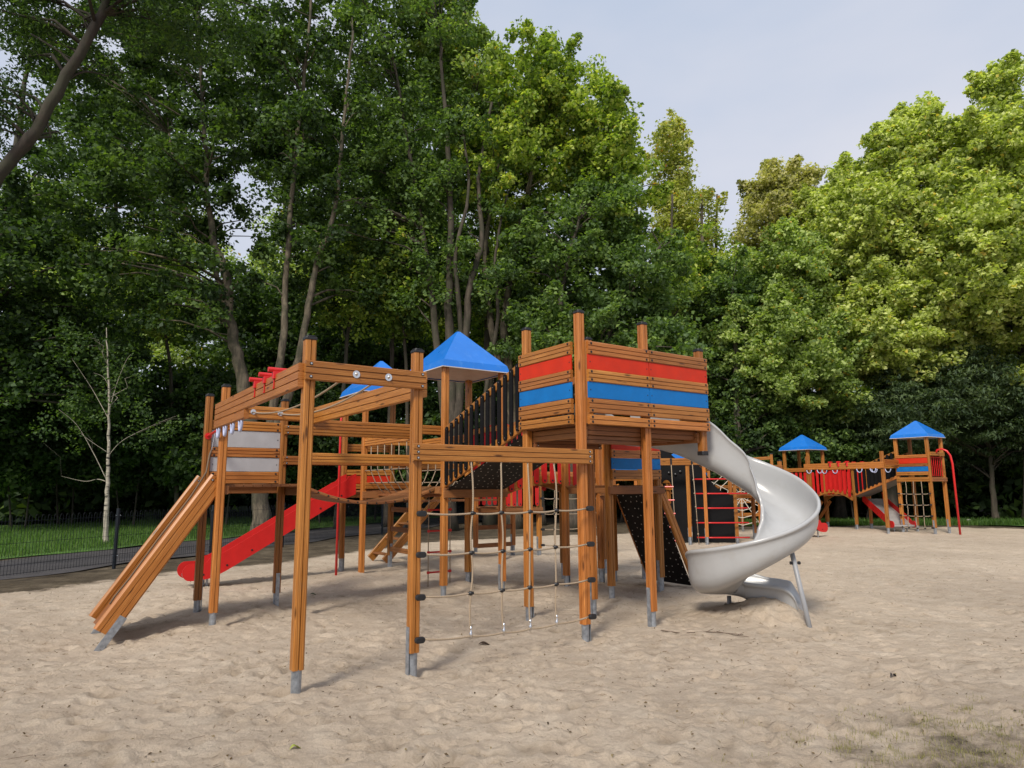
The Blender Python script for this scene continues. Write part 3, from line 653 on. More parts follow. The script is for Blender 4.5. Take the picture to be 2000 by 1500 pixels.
# 3 maple behind the roofed tower
y = 25
T = Tree('maple_tree', base(885, y), 'tall dark maple with close upright stems behind the blue roofed tower', BARK_D, LF_DM, seed=23)
T.stem([base(878, y), px(880, 800, y), px(876, 600, y), px(882, 420, y), px(870, 250, y), px(860, 60, y)], .26, .05)
T.stem([px(885, 900, y), px(905, 700, y), px(918, 560, y), px(942, 470, y), px(935, 350, y), px(960, 200, y)], .20, .05)
T.stem([px(875, 880, y), px(850, 640, y), px(830, 480, y), px(800, 300, y), px(770, 120, y)], .17, .05)
T.stem([px(880, 830, y), px(900, 650, y), px(890, 500, y - .5), px(915, 380, y - .5), px(905, 250, y)], .13, .04, 7)
T.stem([px(940, 950, y + .5), px(950, 760, y + .5), px(972, 620, y), px(968, 500, y), px(990, 380, y)], .12, .04, 7)
T.crown([lobe(770, 60, 26.3, 160, 190, 3.2), lobe(860, 320, 26.3, 150, 180, 3), lobe(730, 420, 26, 120, 140, 2.6), lobe(890, 560, 26.2, 150, 90, 2.4)], 600, 110, .16, .62, 170, tone=.42)
T.done()
# 4 maple, centre: its sunlit top is put into the bright leaf colour
y = 26
T = Tree('maple_tree', base(1015, y), 'broad maple with a sunlit yellow green top behind the high tower', BARK, LF_MID, seed=24)
T.stem([base(1005, y), px(1000, 800, y), px(985, 640, y), px(1010, 480, y), px(1040, 320, y), px(1060, 180, y)], .28, .05)
T.stem([px(1005, 900, y), px(1040, 700, y), px(1090, 560, y), px(1150, 420, y), px(1190, 300, y)], .20, .05)
T.stem([px(1003, 850, y), px(960, 640, y), px(950, 460, y), px(990, 250, y)], .18, .05)
T.crown([lobe(1045, 190, 26.5, 90, 105, 3.4), lobe(1150, 265, 26.5, 85, 115, 3.4), lobe(1200, 400, 26.5, 80, 130, 3.4), lobe(1010, 330, 26.5, 110, 130, 3.4)], 760, 90, .17, .48, 140, tone=.48, tone_sd=.24)
T.done()
y = 24.2  # dark leaves carry the shade of the centre crown's lower half
T = Tree('maple_tree', base(1120, y), 'maple with layered low branches and shade put into its dark green leaves, right behind the high tower', BARK_D, LF_DM, seed=41)
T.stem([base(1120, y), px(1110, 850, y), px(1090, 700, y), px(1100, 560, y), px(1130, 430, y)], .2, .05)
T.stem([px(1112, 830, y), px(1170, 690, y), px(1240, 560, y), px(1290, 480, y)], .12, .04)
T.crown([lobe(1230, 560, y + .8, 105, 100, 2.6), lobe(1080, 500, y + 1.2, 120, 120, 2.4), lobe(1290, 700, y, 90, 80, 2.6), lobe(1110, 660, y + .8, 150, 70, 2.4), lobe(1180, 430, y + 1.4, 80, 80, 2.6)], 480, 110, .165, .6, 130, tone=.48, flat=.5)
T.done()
# 4b its bright left neighbour filling the top middle
y = 27
T = Tree('lime_green_tree', base(930, y), 'tall light green tree cut off by the top edge, left of the sky', BARK_D, LF_LIND, seed=25)
T.stem([base(960, y), px(955, 700, y), px(945, 400, y), px(925, 150, y), px(900, -30, y)], .25, .05)
T.crown([lobe(860, 70, 27.5, 70, 120, 2.6), lobe(935, 200, 27.5, 60, 120, 2.6)], 230, 105, .17, .6, 40, tone=.5)
T.done()
# 5 sparse yellowing tree
y = 33
T = Tree('yellowing_tree', base(1330, y), 'sparse tree with yellowing leaves at the left edge of the sky gap', BARK, LF_YEL, seed=26)
T.stem([base(1330, y), px(1320, 700, y), px(1330, 480, y), px(1322, 260, y)], .22, .03)
T.crown([lobe(1308, 320, 33, 42, 78, 1.6), lobe(1335, 450, 33, 66, 105, 2.4), lobe(1370, 600, 33, 65, 110, 2.6)], 360, 75, .17, .55, 60, tone=.5)
T.done()
# 6 olive tree at the bottom of the sky gap
y = 36
T = Tree('olive_green_tree', base(1515, y), 'dusky olive tree with twin pointed top at the bottom of the sky gap', BARK_D, LF_OLIVE, seed=27)
T.stem([base(1515, y), px(1515, 700, y), px(1510, 400, y)], .25, .04)
T.crown([lobe(1508, 365, 35, 38, 58, 1.8), lobe(1572, 362, 35, 22, 45, 1.2), lobe(1515, 450, 35, 82, 80, 2.6), lobe(1500, 600, 36, 80, 100, 3)], 460, 95, .18, .55, 40, tone=.55)
T.done()
# 7 linden with light top
y = 30.5
T = Tree('linden_tree', base(1560, y), 'rounded linden with pale green top between the olive tree and the plane trees', BARK_D, LF_LIND, seed=28)
T.stem([base(1545, y), px(1545, 800, y), px(1540, 560, y)], .28, .05)
T.crown([lobe(1545, 560, 30.5, 85, 110, 3), lobe(1520, 700, 30, 130, 110, 3.5), lobe(1600, 720, 30, 100, 110, 3)], 820, 90, .165, .46, 60, tone=.50, tone_sd=.24)
T.done()
T = Tree('linden_tree', base(1460, 29), 'darker linden with low leafy skirt directly behind the spiral slide', BARK_D, LF_DM, seed=29)
T.stem([base(1440, 29), px(1440, 800, 29), px(1430, 560, 29)], .25, .05)
T.crown([lobe(1400, 620, 31, 75, 130, 2.4), lobe(1440, 800, 30.5, 110, 90, 2.2), lobe(1560, 850, 30.8, 120, 65, 2.2)], 760, 95, .155, .5, 50, tone=.46, tone_sd=.24)
T.done()
# 8 plane trees on the right
for (lab, u, y, lobes, nc, seed) in (
    ('left plane tree of the bright right hand group, with a pointed leaning tip', 1740, 30, [(1745, 320, 29.5, 45, 90, 2.2), (1800, 262, 30, 36, 62, 1.6), (1690, 480, 29.5, 75, 130, 3), (1800, 460, 29, 100, 150, 3.4), (1740, 650, 29, 120, 105, 3)], 950, 30),
    ('tallest plane tree at the right edge of the photo, its crown reaching highest', 2010, 28, [(1957, 170, 28, 26, 62, 1.2), (1905, 300, 27.5, 62, 85, 2.4), (1990, 350, 27.5, 95, 140, 3.4), (1900, 520, 27, 130, 160, 4), (2060, 560, 27, 140, 260, 4)], 950, 31),
    ('narrow plane tree with rounded crown right of the olive tree', 1640, 33, [(1655, 395, 33, 55, 66, 2), (1600, 430, 33, 40, 60, 2), (1620, 520, 32.5, 65, 120, 2.6), (1670, 650, 32.5, 85, 105, 2.8)], 480, 32)):
    T = Tree('plane_tree', base(u, y), lab, BARK_D, LF_BRIGHT, seed=seed)
    T.stem([base(u, y), px(u, 800, y), px(u - 15, 550, y), px(u - 10, lobes[0][1] + 30, y)], .26, .05)
    T.stem([px(u, 820, y), px(u + 60, 600, y), px(u + 70, 420, y)], .2, .05)
    T.crown([lobe(*l) for l in lobes], int(nc * 1.75), 88, .18, .47, 120, tone=.52, tsd=.17, tone_sd=.24); T.done()
# 11 feathery dark tree low on the right, with the visible leaning trunk
y = 29
T = Tree('feathery_tree', base(1945, y), 'dark feathery tree with drooping fine foliage and a bare trunk leaning left at the right', BARK_D, LF_CON, seed=33)
T.stem([base(1943, y), px(1938, 950, y), px(1932, 880, y), px(1915, 800, y), px(1890, 720, y)], .13, .04)
T.crown([lobe(1850, 760, 28.3, 150, 70, 2.5), lobe(1960, 800, 28.3, 130, 75, 2.5), lobe(1760, 820, 29, 110, 65, 2.5), lobe(1880, 870, 30.5, 130, 50, 2.0), lobe(2000, 880, 30.5, 90, 50, 2.0)], 850, 110, .15, .72, 90, tone=.5, flat=.28, aspect=.3, droop=.35); T.done()
T = Tree('old_tree', base(1992, 32), 'old thick dark trunk at the right edge beyond the feathery tree', BARK_D, LF_CON, seed=34)
T.stem([base(1995, 32), px(1988, 940, 32), px(1975, 880, 32), px(1990, 780, 32), px(2010, 650, 32)], .24, .12, 12)
T.crown([lobe(2010, 640, 32, 130, 120, 3)], 150, 100, .2, .8, 20, tone=.3); T.done()
# near leaning tree at the upper left
T = Tree('leaning_tree', Vector((-12.5, 11.5, 0)), 'leaning dark tree crossing the upper left corner with fine narrow leaves', bark_mat('blackish_bark', (.018, .014, .011), (.055, .042, .032)), LF_DARK, seed=35)
T.stem([Vector((-12.4, 11.2, -.05)), px(-150, 560, 11.8), px(0, 340, 12), px(70, 255, 12), px(118, 165, 12), px(178, 70, 12), px(225, -40, 12), px(270, -160, 12)], .14, .07, 12)
T.stem([px(125, 160, 12), px(165, 140, 12.2), px(210, 148, 12.4)], .03, .01, 6)
T.crown([lobe(60, 60, 12.5, 120, 80, 2), lobe(20, 240, 12.3, 80, 60, 1.4), lobe(330, 10, 12.5, 150, 80, 2), lobe(150, -130, 12.5, 260, 120, 3)], 330, 85, .11, .42, 90, tone=.38, aspect=.32); T.done()
# birch
bb = gp(207, 1062); y = bb.y
T = Tree('birch_tree', Vector((bb.x, y, -.05)), 'young white barked birch with bare looking branches on the lawn edge, left', BIRCH, LF_DARK, seed=36)
T.stem([Vector((bb.x, y, -.05)), px(208, 1000, y), px(211, 930, y), px(212, 850, y), px(213, 760, y), px(209, 690, y), px(208, 640, y)], .080, .010, 10)
for P_, r_ in (([(206, 940), (190, 936), (165, 940), (120, 930)], .026), ([(207, 935), (180, 880), (150, 830), (115, 800)], .022), ([(213, 820), (180, 760), (140, 700)], .020), ([(214, 800), (228, 750), (246, 705), (256, 692)], .020), ([(212, 890), (240, 860), (300, 830), (345, 812)], .018), ([(211, 750), (200, 735), (182, 728)], .012), ([(212, 885), (175, 860), (150, 840)], .014)):
    T.stem([px(u, v, y) for u, v in P_], r_ * .62, .003, 6)
T.crown([lobe(215, 720, y - .1, 85, 90, 1.2), lobe(150, 830, y, 70, 50, 1.0), lobe(290, 830, y, 60, 60, .8)], 60, 34, .09, .40, 8, tone=.5); T.done()
# rows standing behind: sunlit crowns seen through the gaps, and dark bushes under the trees
back = [(230, 260, 40, 150, 130, LF_DARK, 'dark tree high behind the far left tree'), (560, 230, 41, 190, 150, LF_DARK, 'dark tree high behind the forking maple'), (800, 300, 40, 120, 170, LF_DM, 'green tree high behind the upright dark maple'), (515, 640, 38, 120, 110, LF_DARK, 'dark tree closing the gap between the forking maple stems'), (90, 470, 40, 130, 120, LF_LIND, 'sunlit tree glimpsed beyond the dark trees at the far left'), (330, 560, 41, 130, 130, LF_LIND, 'sunlit tree glimpsed behind the forking maple, left side'), (600, 540, 42, 120, 130, LF_LIND, 'sunlit tree glimpsed behind the forking maple, right side'),
        (760, 560, 39, 120, 120, LF_MID, 'mid green tree glimpsed left of the blue roofed tower'), (940, 600, 38, 130, 130, LF_MID, 'mid green tree filling the gap above the roofed tower'), (1150, 680, 37, 150, 130, LF_MID, 'dark mid green tree right behind the red and blue high tower'), (1370, 700, 38, 110, 150, LF_OLIVE, 'olive tree filling the gap right of the high tower'),
        (1820, 700, 37, 180, 150, LF_MID, 'shaded green tree low behind the plane trees')]
for i, (u, v, y, du, dv, mt, lab) in enumerate(back):
    T = Tree('background_tree', base(u, y), lab, BARK_D, mt, group='trees far behind', seed=50 + i)
    T.stem([base(u, y), px(u + 5, 850, y), px(u - 6, v + dv * .5, y), px(u, v - dv * .4, y)], .26, .05, 8)
    T.crown([lobe(u, v, y, du, dv, 4), lobe(u + du * .4, v + dv * .7, y, du * .8, dv * .7, 3)], 260, 85, .25, .95, 30, tone=.5); T.done()
lab_b = [(40, 850, 27, 130, 110, 'dark bush behind the lawn at the left edge'), (250, 840, 28, 150, 120, 'dark bush behind the birch'), (430, 850, 27.5, 110, 110, 'dark bush left of the big forking maple'), (640, 850, 28.5, 130, 110, 'dark bush between the maple trunk and the roofed tower'), (820, 860, 29, 130, 105, 'dark bush behind the blue roofed tower'), (1010, 860, 29.5, 130, 105, 'dark bush behind the ramp of the high tower'),
         (1200, 850, 30, 130, 110, 'dark bush behind the high tower'), (1360, 880, 30.5, 110, 80, 'dark bush behind the climbing wall'), (1500, 900, 31, 120, 70, 'dark bush behind the spiral slide'), (1680, 880, 31.5, 150, 85, 'dark bush behind the distant frame'), (1860, 870, 34, 140, 85, 'dark bush right of the red fire pole'), (2010, 860, 34.5, 130, 95, 'dark bush at the right edge'), (130, 690, 30, 160, 90, 'tall dark bush above the birch'), (720, 720, 31, 160, 90, 'tall dark bush between the two maples')]
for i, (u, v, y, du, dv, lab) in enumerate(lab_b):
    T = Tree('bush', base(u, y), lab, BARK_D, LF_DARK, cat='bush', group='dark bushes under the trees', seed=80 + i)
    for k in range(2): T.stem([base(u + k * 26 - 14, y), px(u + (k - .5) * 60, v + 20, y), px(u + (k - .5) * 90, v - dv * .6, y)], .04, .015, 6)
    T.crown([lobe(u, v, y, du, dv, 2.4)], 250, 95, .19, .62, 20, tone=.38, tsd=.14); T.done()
# far wood: one mass of foliage and stems beyond everything, closing the view at eye level
r_ = np.random.default_rng(99); n = 3600
ang = r_.uniform(R(-50), R(52), n); dist = r_.uniform(47, 60, n); dist = np.where(r_.random(n) < .45, r_.uniform(37, 44, n), dist); cen = np.stack([np.sin(ang) * dist, np.cos(ang) * dist, np.where(dist < 45, r_.uniform(.1, 4.0, n), r_.uniform(.3, 9.5, n) * np.where(ang < .2, 1.15, .8))], 1)
V, tn = leaf_cloud(cen, r_.uniform(.9, 1.8, n), 60, .42, np.clip(.35 + r_.normal(size=n) * .15, 0, 1), r_)
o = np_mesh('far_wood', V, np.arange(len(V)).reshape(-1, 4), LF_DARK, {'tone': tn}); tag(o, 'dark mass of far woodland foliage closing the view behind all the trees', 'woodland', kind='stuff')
# bare trunks between the trees
for i, (u, y, r0, tilt) in enumerate(((755, 27, .13, 10), (800, 26.5, .10, -8), (955, 27.5, .14, 12), (1060, 28, .12, -14), (1400, 31, .17, -12), (1385, 33, .14, 6), (1300, 29, .12, 5), (350, 27, .10, -20), (660, 26, .11, 15))):
    lab = ['slim dark trunk left of the blue roofed tower', 'slim trunk leaning left beside the blue roofed tower', 'slim trunk right above the blue roof', 'slim trunk left of the high tower top', 'pale patched trunk between the high tower and spiral slide', 'thin trunk just behind the pale patched one', 'slim trunk behind the right end of the high tower', 'thin trunk leaning left in the dark behind the birch', 'thin trunk leaning right beside the forking maple'][i]
    T = Tree('slender_tree', base(u, y), lab, BARK if i in (4,) else BARK_D, LF_MID, group='slender trees in the wood', seed=120 + i)
    T.stem([base(u, y), px(u + tilt * .5, 850, y), px(u + tilt, 700, y), px(u + tilt * 2.2, 520, y), px(u + tilt * 2.5, 380, y)], r0, r0 * .4, 8)
    T.crown([lobe(u + tilt * 2, 560, y, 60, 110, 1.6)], 55, 80, .18, .65, 16, tone=.4); T.done()

# ------------------------------------------------------------------ grass blades and debris
def blades(name, pts, hmin, hmax, w, mat, label, r, tone=.5):
    N = len(pts); a = r.uniform(0, 2 * math.pi, N); hh = r.uniform(hmin, hmax, N); le = r.uniform(.1, .7, N) * hh; d = np.stack([np.cos(a), np.sin(a), 0 * a], 1); s = np.stack([-np.sin(a), np.cos(a), 0 * a], 1) * w
    p = np.asarray(pts); top = p + d * le[:, None] + np.array([0, 0, 1])[None] * hh[:, None]; mid = p + d * le[:, None] * .35 + np.array([0, 0, 1])[None] * hh[:, None] * .6
    V = np.stack([p - s, p + s, mid + s * .7, mid - s * .7, mid - s * .7, mid + s * .7, top + s * .08, top - s * .08], 1).reshape(-1, 3)
    tn = np.repeat(np.clip(tone + r.normal(size=N) * .22, 0, 1), 8); o = np_mesh(name, V, np.arange(len(V)).reshape(-1, 4), mat, {'tone': tn}); tag(o, label, 'grass', kind='stuff')
N = 70000; a = r_.uniform(-14, 18, N); off = 3.85 + 12 * r_.random(N) ** 1.3; P = np.stack([F2.x + FD.x * a + FN.x * off, F2.y + FD.y * a + FN.y * off, np.full(N, .04)], 1)
blades('lawn_grass', P, .05, .16, .006, GRASSB, 'green lawn grass behind the mesh fence on the left', r_)
N = 30000; x = r_.uniform(6, 32, N); yy = np.interp(x, [6, 14, 24, 32], [26.6, 25.6, 25.0, 24.6]) + 3 * r_.random(N) ** 1.6; P = np.stack([x, yy, np.full(N, .02)], 1)
blades('grass_tufts', P, .05, .22, .009, GRASSB, 'strip of rough green grass along the far edge of the sand on the right', r_, .4)
def gz(x, y):
    i = np.clip(np.searchsorted(gx_, x), 0, len(gx_) - 1); j = np.clip(np.searchsorted(gy_, y), 0, len(gy_) - 1); return GZ[j, i]
N = 5200; cl = r_.normal(size=(260, 2)) * np.array([.55, .36]) + np.array([cp.x + .1, cp.y + .12]); ci = r_.integers(0, 260, N); P2 = cl[ci] + r_.normal(size=(N, 2)) * .035; extra = np.array([gp(1710, 1446)[:2], gp(1655, 1472)[:2], gp(1745, 1480)[:2], gp(1890, 1400)[:2]])
P3 = extra[r_.integers(0, 4, 170)] + r_.normal(size=(170, 2)) * .022; P2 = np.concatenate([P2, P3]); P = np.stack([P2[:, 0], P2[:, 1], gz(P2[:, 0], P2[:, 1]) - .004], 1)
blades('dry_grass', P, .006, .040, .0013, GRASSDRY, 'patch of thin dry grass growing in the sand at the lower right corner', r_, .55)
# leaf crumbs and twigs lying on the sand
N = 3000; yy = 2.4 + 21 * r_.random(N) ** 1.5; xx = r_.uniform(-1, 1, N) * (yy * .82 + .6); sel = sdist(xx, yy, poly) > .1; xx, yy = xx[sel], yy[sel]; N = len(xx); cen = np.stack([xx, yy, gz(xx, yy) + .006], 1)
V, tn = leaf_cloud(cen, np.full(N, .002), 1, .022, np.full(N, .5), r_, up=2.0, tone_sd=.3, aspect=.5)
LITTER = leaf_mat('dry_leaf_crumbs', (.045, .028, .016), (.12, .075, .035), (.24, .19, .10), trans=.1)
o = np_mesh('leaf_litter', V, np.arange(len(V)).reshape(-1, 4), LITTER, {'tone': tn}); tag(o, 'tiny dry leaf crumbs scattered over the sand', 'litter', kind='stuff')
m = MB()
for i in range(420):
    y = 2.5 + 12 * r_.random() ** 1.4; x = r_.uniform(-1, 1) * (y * .8 + .4); z = gz(x, y) + .004; a = r_.uniform(0, 6.3); ln = r_.uniform(.02, .12); b_ = a + r_.uniform(-.5, .5)
    p0 = Vector((x, y, z)); p1 = p0 + Vector((math.cos(a), math.sin(a), .03)) * ln * .5; p2 = p1 + Vector((math.cos(b_), math.sin(b_), -.02)) * ln * .5; m.tube([p0, p1, p2], .0013, 3)
o = m.build('fine_twigs', plain('dry_twig', (.10, .065, .04), .9)); tag(o, 'fine dry twigs scattered over the sand', 'litter', kind='stuff')
def stick(pix, r, lab, name='stick'):
    P = [gp(u, v) for u, v in pix]; P = [Vector((p.x, p.y, gz(p.x, p.y) + r)) for p in P]; t = Thing(name, P[0], lab, 'stick'); m = MB(); m.tube(P, [r * (1 - .6 * i / len(P)) for i in range(len(P))], 6)
    m.tube([P[len(P) // 2], P[len(P) // 2] + Vector((.09, .05, .02))], r * .5, 5); m.build('twig', plain('grey_brown_twig', (.12, .085, .06), .9), t)
stick([(1291, 1241), (1330, 1246), (1380, 1244), (1420, 1247), (1452, 1247)], .006, 'long thin curved stick lying on the sand in front of the spiral slide')
stick([(1400, 1243), (1440, 1250), (1490, 1253)], .004, 'shorter twig crossing the end of the long stick', 'twig')
def dead_leaf(u, v, s, ang, lab, col):
    p = gp(u, v); p = Vector((p.x, p.y, gz(p.x, p.y) + .008)); t = Thing('dead_leaf', p, lab, 'leaf'); m = MB(); d = Vector((math.cos(ang), math.sin(ang), 0)); w = Vector((-d.y, d.x, 0)); n = 7; rows = []
    for i in range(n):
        q = i / (n - 1); hw = s * .22 * math.sin(math.pi * (q * .94 + .03)); c_ = p + d * s * (q - .5) + Vector((0, 0, .012 * math.sin(q * 5))); rows.append((c_ - w * hw + Vector((0, 0, hw * .6)), c_, c_ + w * hw + Vector((0, 0, hw * .5))))
    for a_, b_ in zip(rows[:-1], rows[1:]): m.quad(a_[0], a_[1], b_[1], b_[0]); m.quad(a_[1], a_[2], b_[2], b_[1])
    m.tube([rows[-1][1], rows[-1][1] + d * s * .3], .0015, 4); o = m.build('leaf_blade', plain('dead_leaf_' + lab[:6], col, .8), t); sm = o.modifiers.new('s', 'SOLIDIFY'); sm.thickness = .0012
dead_leaf(947, 1261, .13, .1, 'curled brown dead leaf on the sand below the rope net', (.07, .045, .028))
dead_leaf(1746, 1333, .075, .5, 'dark narrow dead leaf on the open sand at the right', (.03, .024, .026))
dead_leaf(612, 1161, .10, .3, 'small green leaf on the sand right of the red slide end', (.03, .09, .03))
dead_leaf(577, 1472, .075, .8, 'pale yellow green leaf sprig at the bottom edge of the sand', (.30, .34, .06))
dead_leaf(556, 1204, .09, 0, 'small dark leaf behind the nearest post', (.04, .03, .022))
# ------------------------------------------------------------------ mesh fence
ft = Thing('mesh_fence', F2, 'low anthracite mesh fence with looped top along the dark path on the left', 'fence')
for i in range(-3, 9):
    q = F2 + FD * 2.5 * i; m = MB(); m.prism(q + Vector((0, 0, -.2)), q + Vector((0, 0, 1.16)), rprof(.06, .045, .004), up=FD); o = m.build('fence_post', FENCE, ft)
    m = MB()
    for z in (.22, 1.02):
        for s_ in (-1, 1): m.tube([q + FD * s_ * .03 + Vector((0, 0, z)), q + FD * s_ * .055 + Vector((0, 0, z))], .012, 6)
    m.build('fence_clip', CHROME, ft, o)
    if i == 8: continue
    m = MB(); n = 44
    for k in range(1, n):
        p = q + FD * 2.5 * k / n; m.prism(p + Vector((0, 0, .08)), p + Vector((0, 0, 1.05)), [(-.0032, -.0019), (.0032, -.0019), (0, .0036)], up=FD, cap=False)
        if k % 2 and k < n - 1:
            p2 = q + FD * 2.5 * (k + 1) / n; c_ = (p + p2) / 2; rr = (p2 - p).length / 2 + .0; m.tube([c_ + FD * -rr * math.cos(t) + Vector((0, 0, 1.05 + .055 * math.sin(t))) for t in [math.pi * e / 6 for e in range(7)]], .0026, 3)
    for z in (.10, .25, 1.0, .62): m.prism(q + Vector((0, 0, z)), q + FD * 2.5 + Vector((0, 0, z)), rprof(.006, .006), cap=False)
    m.build('mesh_panel', FENCE, ft)
t = Thing('stone', gp(1893, 1021), 'pale rounded stone in the grass strip right of the red fire pole', 'stone'); m = MB(); m.ball(t.loc + Vector((0, 0, .06)), .13, 0, 10, .7); m.build('rock', STONE, t, smooth=True)
# ------------------------------------------------------------------ the near climbing frame
FA = R(34.6577)
root = Thing('climbing_frame', (-.4, 7.5, 0), 'large orange wood climbing frame with grey spiral slide, filling the foreground', 'climbing frame')
K = Frame((-1.657, 5.378), FA, root); c = .97
zb = dict(P1=-.021, P2=-.039, T1=-.006, T2=.029, T0=.043, R1=.037, R2=.016, R3=.053, T4=.022)
# posts of the overhead ladder and the low platform
HP = 2.78
post(K, 0, 0, HP, -.021, wb=.20); post(K, .977, 0, HP, -.039, plate=(-1, 0), wb=.21)
post(K, 0, 3.116, HP, .0, wb=.15); post(K, 0, 4.093, HP, .0, plate=(1, 0), wb=.16); post(K, .977, 4.093, HP, .0, plate=(0, -1), wb=.16)
post(K, .977, 3.116, HP, .0)
h = .0675
# overhead ladder beams
b1 = rail(K, (0, 0, 2.487), (.977, 0, 2.487), .158, 3, off=(0, -h), ext=.05, name='beam', bolts=(0, -1))
for xx in (.37, .66):
    w = MB(); q = K.W(xx, -h - .0225, 2.485); w.tube([q, q - K.B * .006], .032, 20); w.ball(q - K.B * .008, .012, 0, 8); w.tube([q - K.B * .012 + Vector((0, 0, 0.012)), q - K.B * .03, q - K.B * .012 - Vector((0, 0, .012))], .004, 6)
    w.build('washer', CHROME, root, b1)
bl = rail(K, (0, -.02, 2.45), (0, 3.22, 2.45), .20, 3, off=(-h, 0), name='beam', th=.05)
br = rail(K, (.977, -.02, 2.45), (.977, 3.22, 2.45), .20, 3, off=(h, 0), name='beam', th=.05)
for side, bo in ((-h, bl),):
    m = MB(); m.prism(K.W(side, 1.75, 2.3), K.W(side, 3.22, 2.3), rprof(.05, .10, .012)); m.build('beam_lower_board', WOOD, root, bo)
b2 = rail(K, (0, 3.116, 2.46), (.977, 3.116, 2.46), .145, 3, off=(0, h), name='beam', bolts=(0, 1), ext=.05)
b2b = rail(K, (0.05, 3.04, 2.46), (.93, 3.04, 2.46), .145, 3, name='beam')
for xx in (.30, .62):
    w = MB(); q = K.W(xx, 3.04 - .0225, 2.46); w.tube([q, q - K.B * .006], .032, 20); w.tube([q, q - K.B * .05], .011, 8); w.build('washer', CHROME, root, b2b)
    rope_obj(K, sagline(K.W(xx, 2.98, 2.45), K.W(xx * .93 + .05, .05, 2.48), .11, 24), .009, name='hanging_rope')
for i, yy in enumerate((.66, .98, 1.33)):                                   # red grips on top of the side beam
    for side, bo in ((-h, bl),):
        m = MB(); m.tube([K.W(side - .085, yy, 2.59), K.W(side + .085, yy, 2.59)], .022, 12)
        m.prism(K.W(side, yy, 2.51), K.W(side, yy, 2.575), rprof(.055, .09, .004), up=K.A)
        s_ = 1 if side > 0 else -1
        for q_ in (-.031, .031):
            m.prism(K.W(side + q_, yy, 2.42), K.W(side + q_, yy, 2.585), rprof(.014, .008), up=K.A)
            m.ball(K.W(side + q_ * 1.2, yy, 2.425), .006, 0, 6)
        m.build('red_grip', REDM, root, bo)
for i, yy in enumerate((1.98, 2.35, 2.72, 3.08)):                             # pale U shaped hand holds underneath
    for side, bo in ((-h, bl),):
        m = MB(); pts = [K.W(side, yy + .055 * math.cos(t), 2.255 - .115 * math.sin(t)) for t in [math.pi * k / 12 for k in range(13)]]
        m.tube(pts, .014, 10); m.build('hand_hold', BLUEM, root, bo, smooth=True)
# platform panel with two grey boards
def boards(fr, p0, p1, spec, off, bolts=None, **kw):
    for (z0, z1, kind) in spec:
        if kind == 'w': rail(fr, (*p0, (z0 + z1) / 2), (*p1, (z0 + z1) / 2), z1 - z0, 3 if z1 - z0 > .12 else 2, th=.04, off=off, name='board', bolts=bolts, dark=True, **kw)
        else: panel(fr, p0, p1, z0, z1, {'g': GREY, 'r': ORED, 'b': BLUE}[kind], {'g': 'grey_panel', 'r': 'red_panel', 'b': 'blue_panel'}[kind], off=off, bolts=bolts)
boards(K, (.05, 4.093), (.93, 4.093), [(2.315, 2.44, 'w'), (2.09, 2.31, 'g'), (1.96, 2.085, 'w'), (1.77, 1.955, 'g'), (1.61, 1.765, 'w')], (0, 0), (0, -1))
deck(K, -.06, 1.04, 3.16, 4.05, 1.60, 'y')
rail(K, (0, 4.093, 1.53), (.977, 4.093, 1.53), .10, 1, off=(0, h), name='joist', mat=WOOD_DARK)
rail(K, (0, 3.1, 1.53), (0, 4.11, 1.53), .10, 1, off=(h, 0), name='joist', mat=WOOD_DARK); rail(K, (.977, 3.1, 1.52), (.977, 4.11, 1.52), .11, 1, off=(h, 0), name='joist', mat=WOOD_DARK)
# board ramp with two heavy side boards leading down to the sand, and its climbing rope
for yy in (3.17, 4.04):
    a_, b_ = K.W(-.02, yy, 1.66), K.W(-1.08, yy - .12, .07); d_ = (b_ - a_).normalized()
    m = MB(); m.prism(a_, b_, plank_prof(.07, .205, 3, r=.02)); o = m.build('ramp_side', WOOD, root)
    nn = -K.B if yy < 3.5 else -K.B
    up_ = Vector((0, 0, 1)) - d_ * d_.z; up_.normalize()
    f = MB(); q = b_ - up_ * .07 + nn * .04 - d_ * .22; f.prism(q, q + d_ * .60, rprof(.008, .075)); f.prism(q + nn * -.035 - up_ * .035, q + nn * -.035 - up_ * .035 + d_ * .60, rprof(.07, .008))
    for e in (.06, .16): f.ball(q + d_ * e + nn * .006, .006, 0, 6)
    f.build('ramp_foot', STEEL, root, o)
    bolt(K, a_ + d_ * .05 + nn * .036 + up_ * .05, nn, o)
m = MB(); a_, b_ = K.W(.0, 3.6, 1.60), K.W(-1.07, 3.5, .04)
m.prism(a_, b_, rprof(.80, .025, .003)); m.build('ramp_board', WOOD_DARK, root)
m = MB(); m.tube([K.W(.0, 4.14, 2.22), K.W(.0, 3.07, 2.28)], .017, 10); m.tube([K.W(.0, 4.04, 2.224), K.W(0, 4.05, 2.224)], .045, 8); bar = m.build('red_crossbar', REDM, root)
m = MB(); top_ = K.W(0, 3.62, 2.24); 
for i in range(7): 
    q = top_ + Vector((0, 0, -.02 - .03 * i)) - K.A * .004 * i; m.tube([q + Vector((0, 0, .018)), q - Vector((0, 0, .018))], [.006, .006], 6)
m.build('chain', CHROME, root, bar)
rp = [top_ + Vector((0, 0, -.22)) - K.A * .03, K.W(-.08, 3.45, 1.95), K.W(-.12, 3.36, 1.74), K.W(-.28, 3.3, 1.46), K.W(-.6, 3.27, .98), K.W(-.85, 3.26, .58), K.W(-.98, 3.25, .40), K.W(-1.02, 3.22, .33)]
rope_obj(K, rp, .010, 'climbing_rope', mat=plain('grey_brown_rope', (.16, .11, .07), .85))
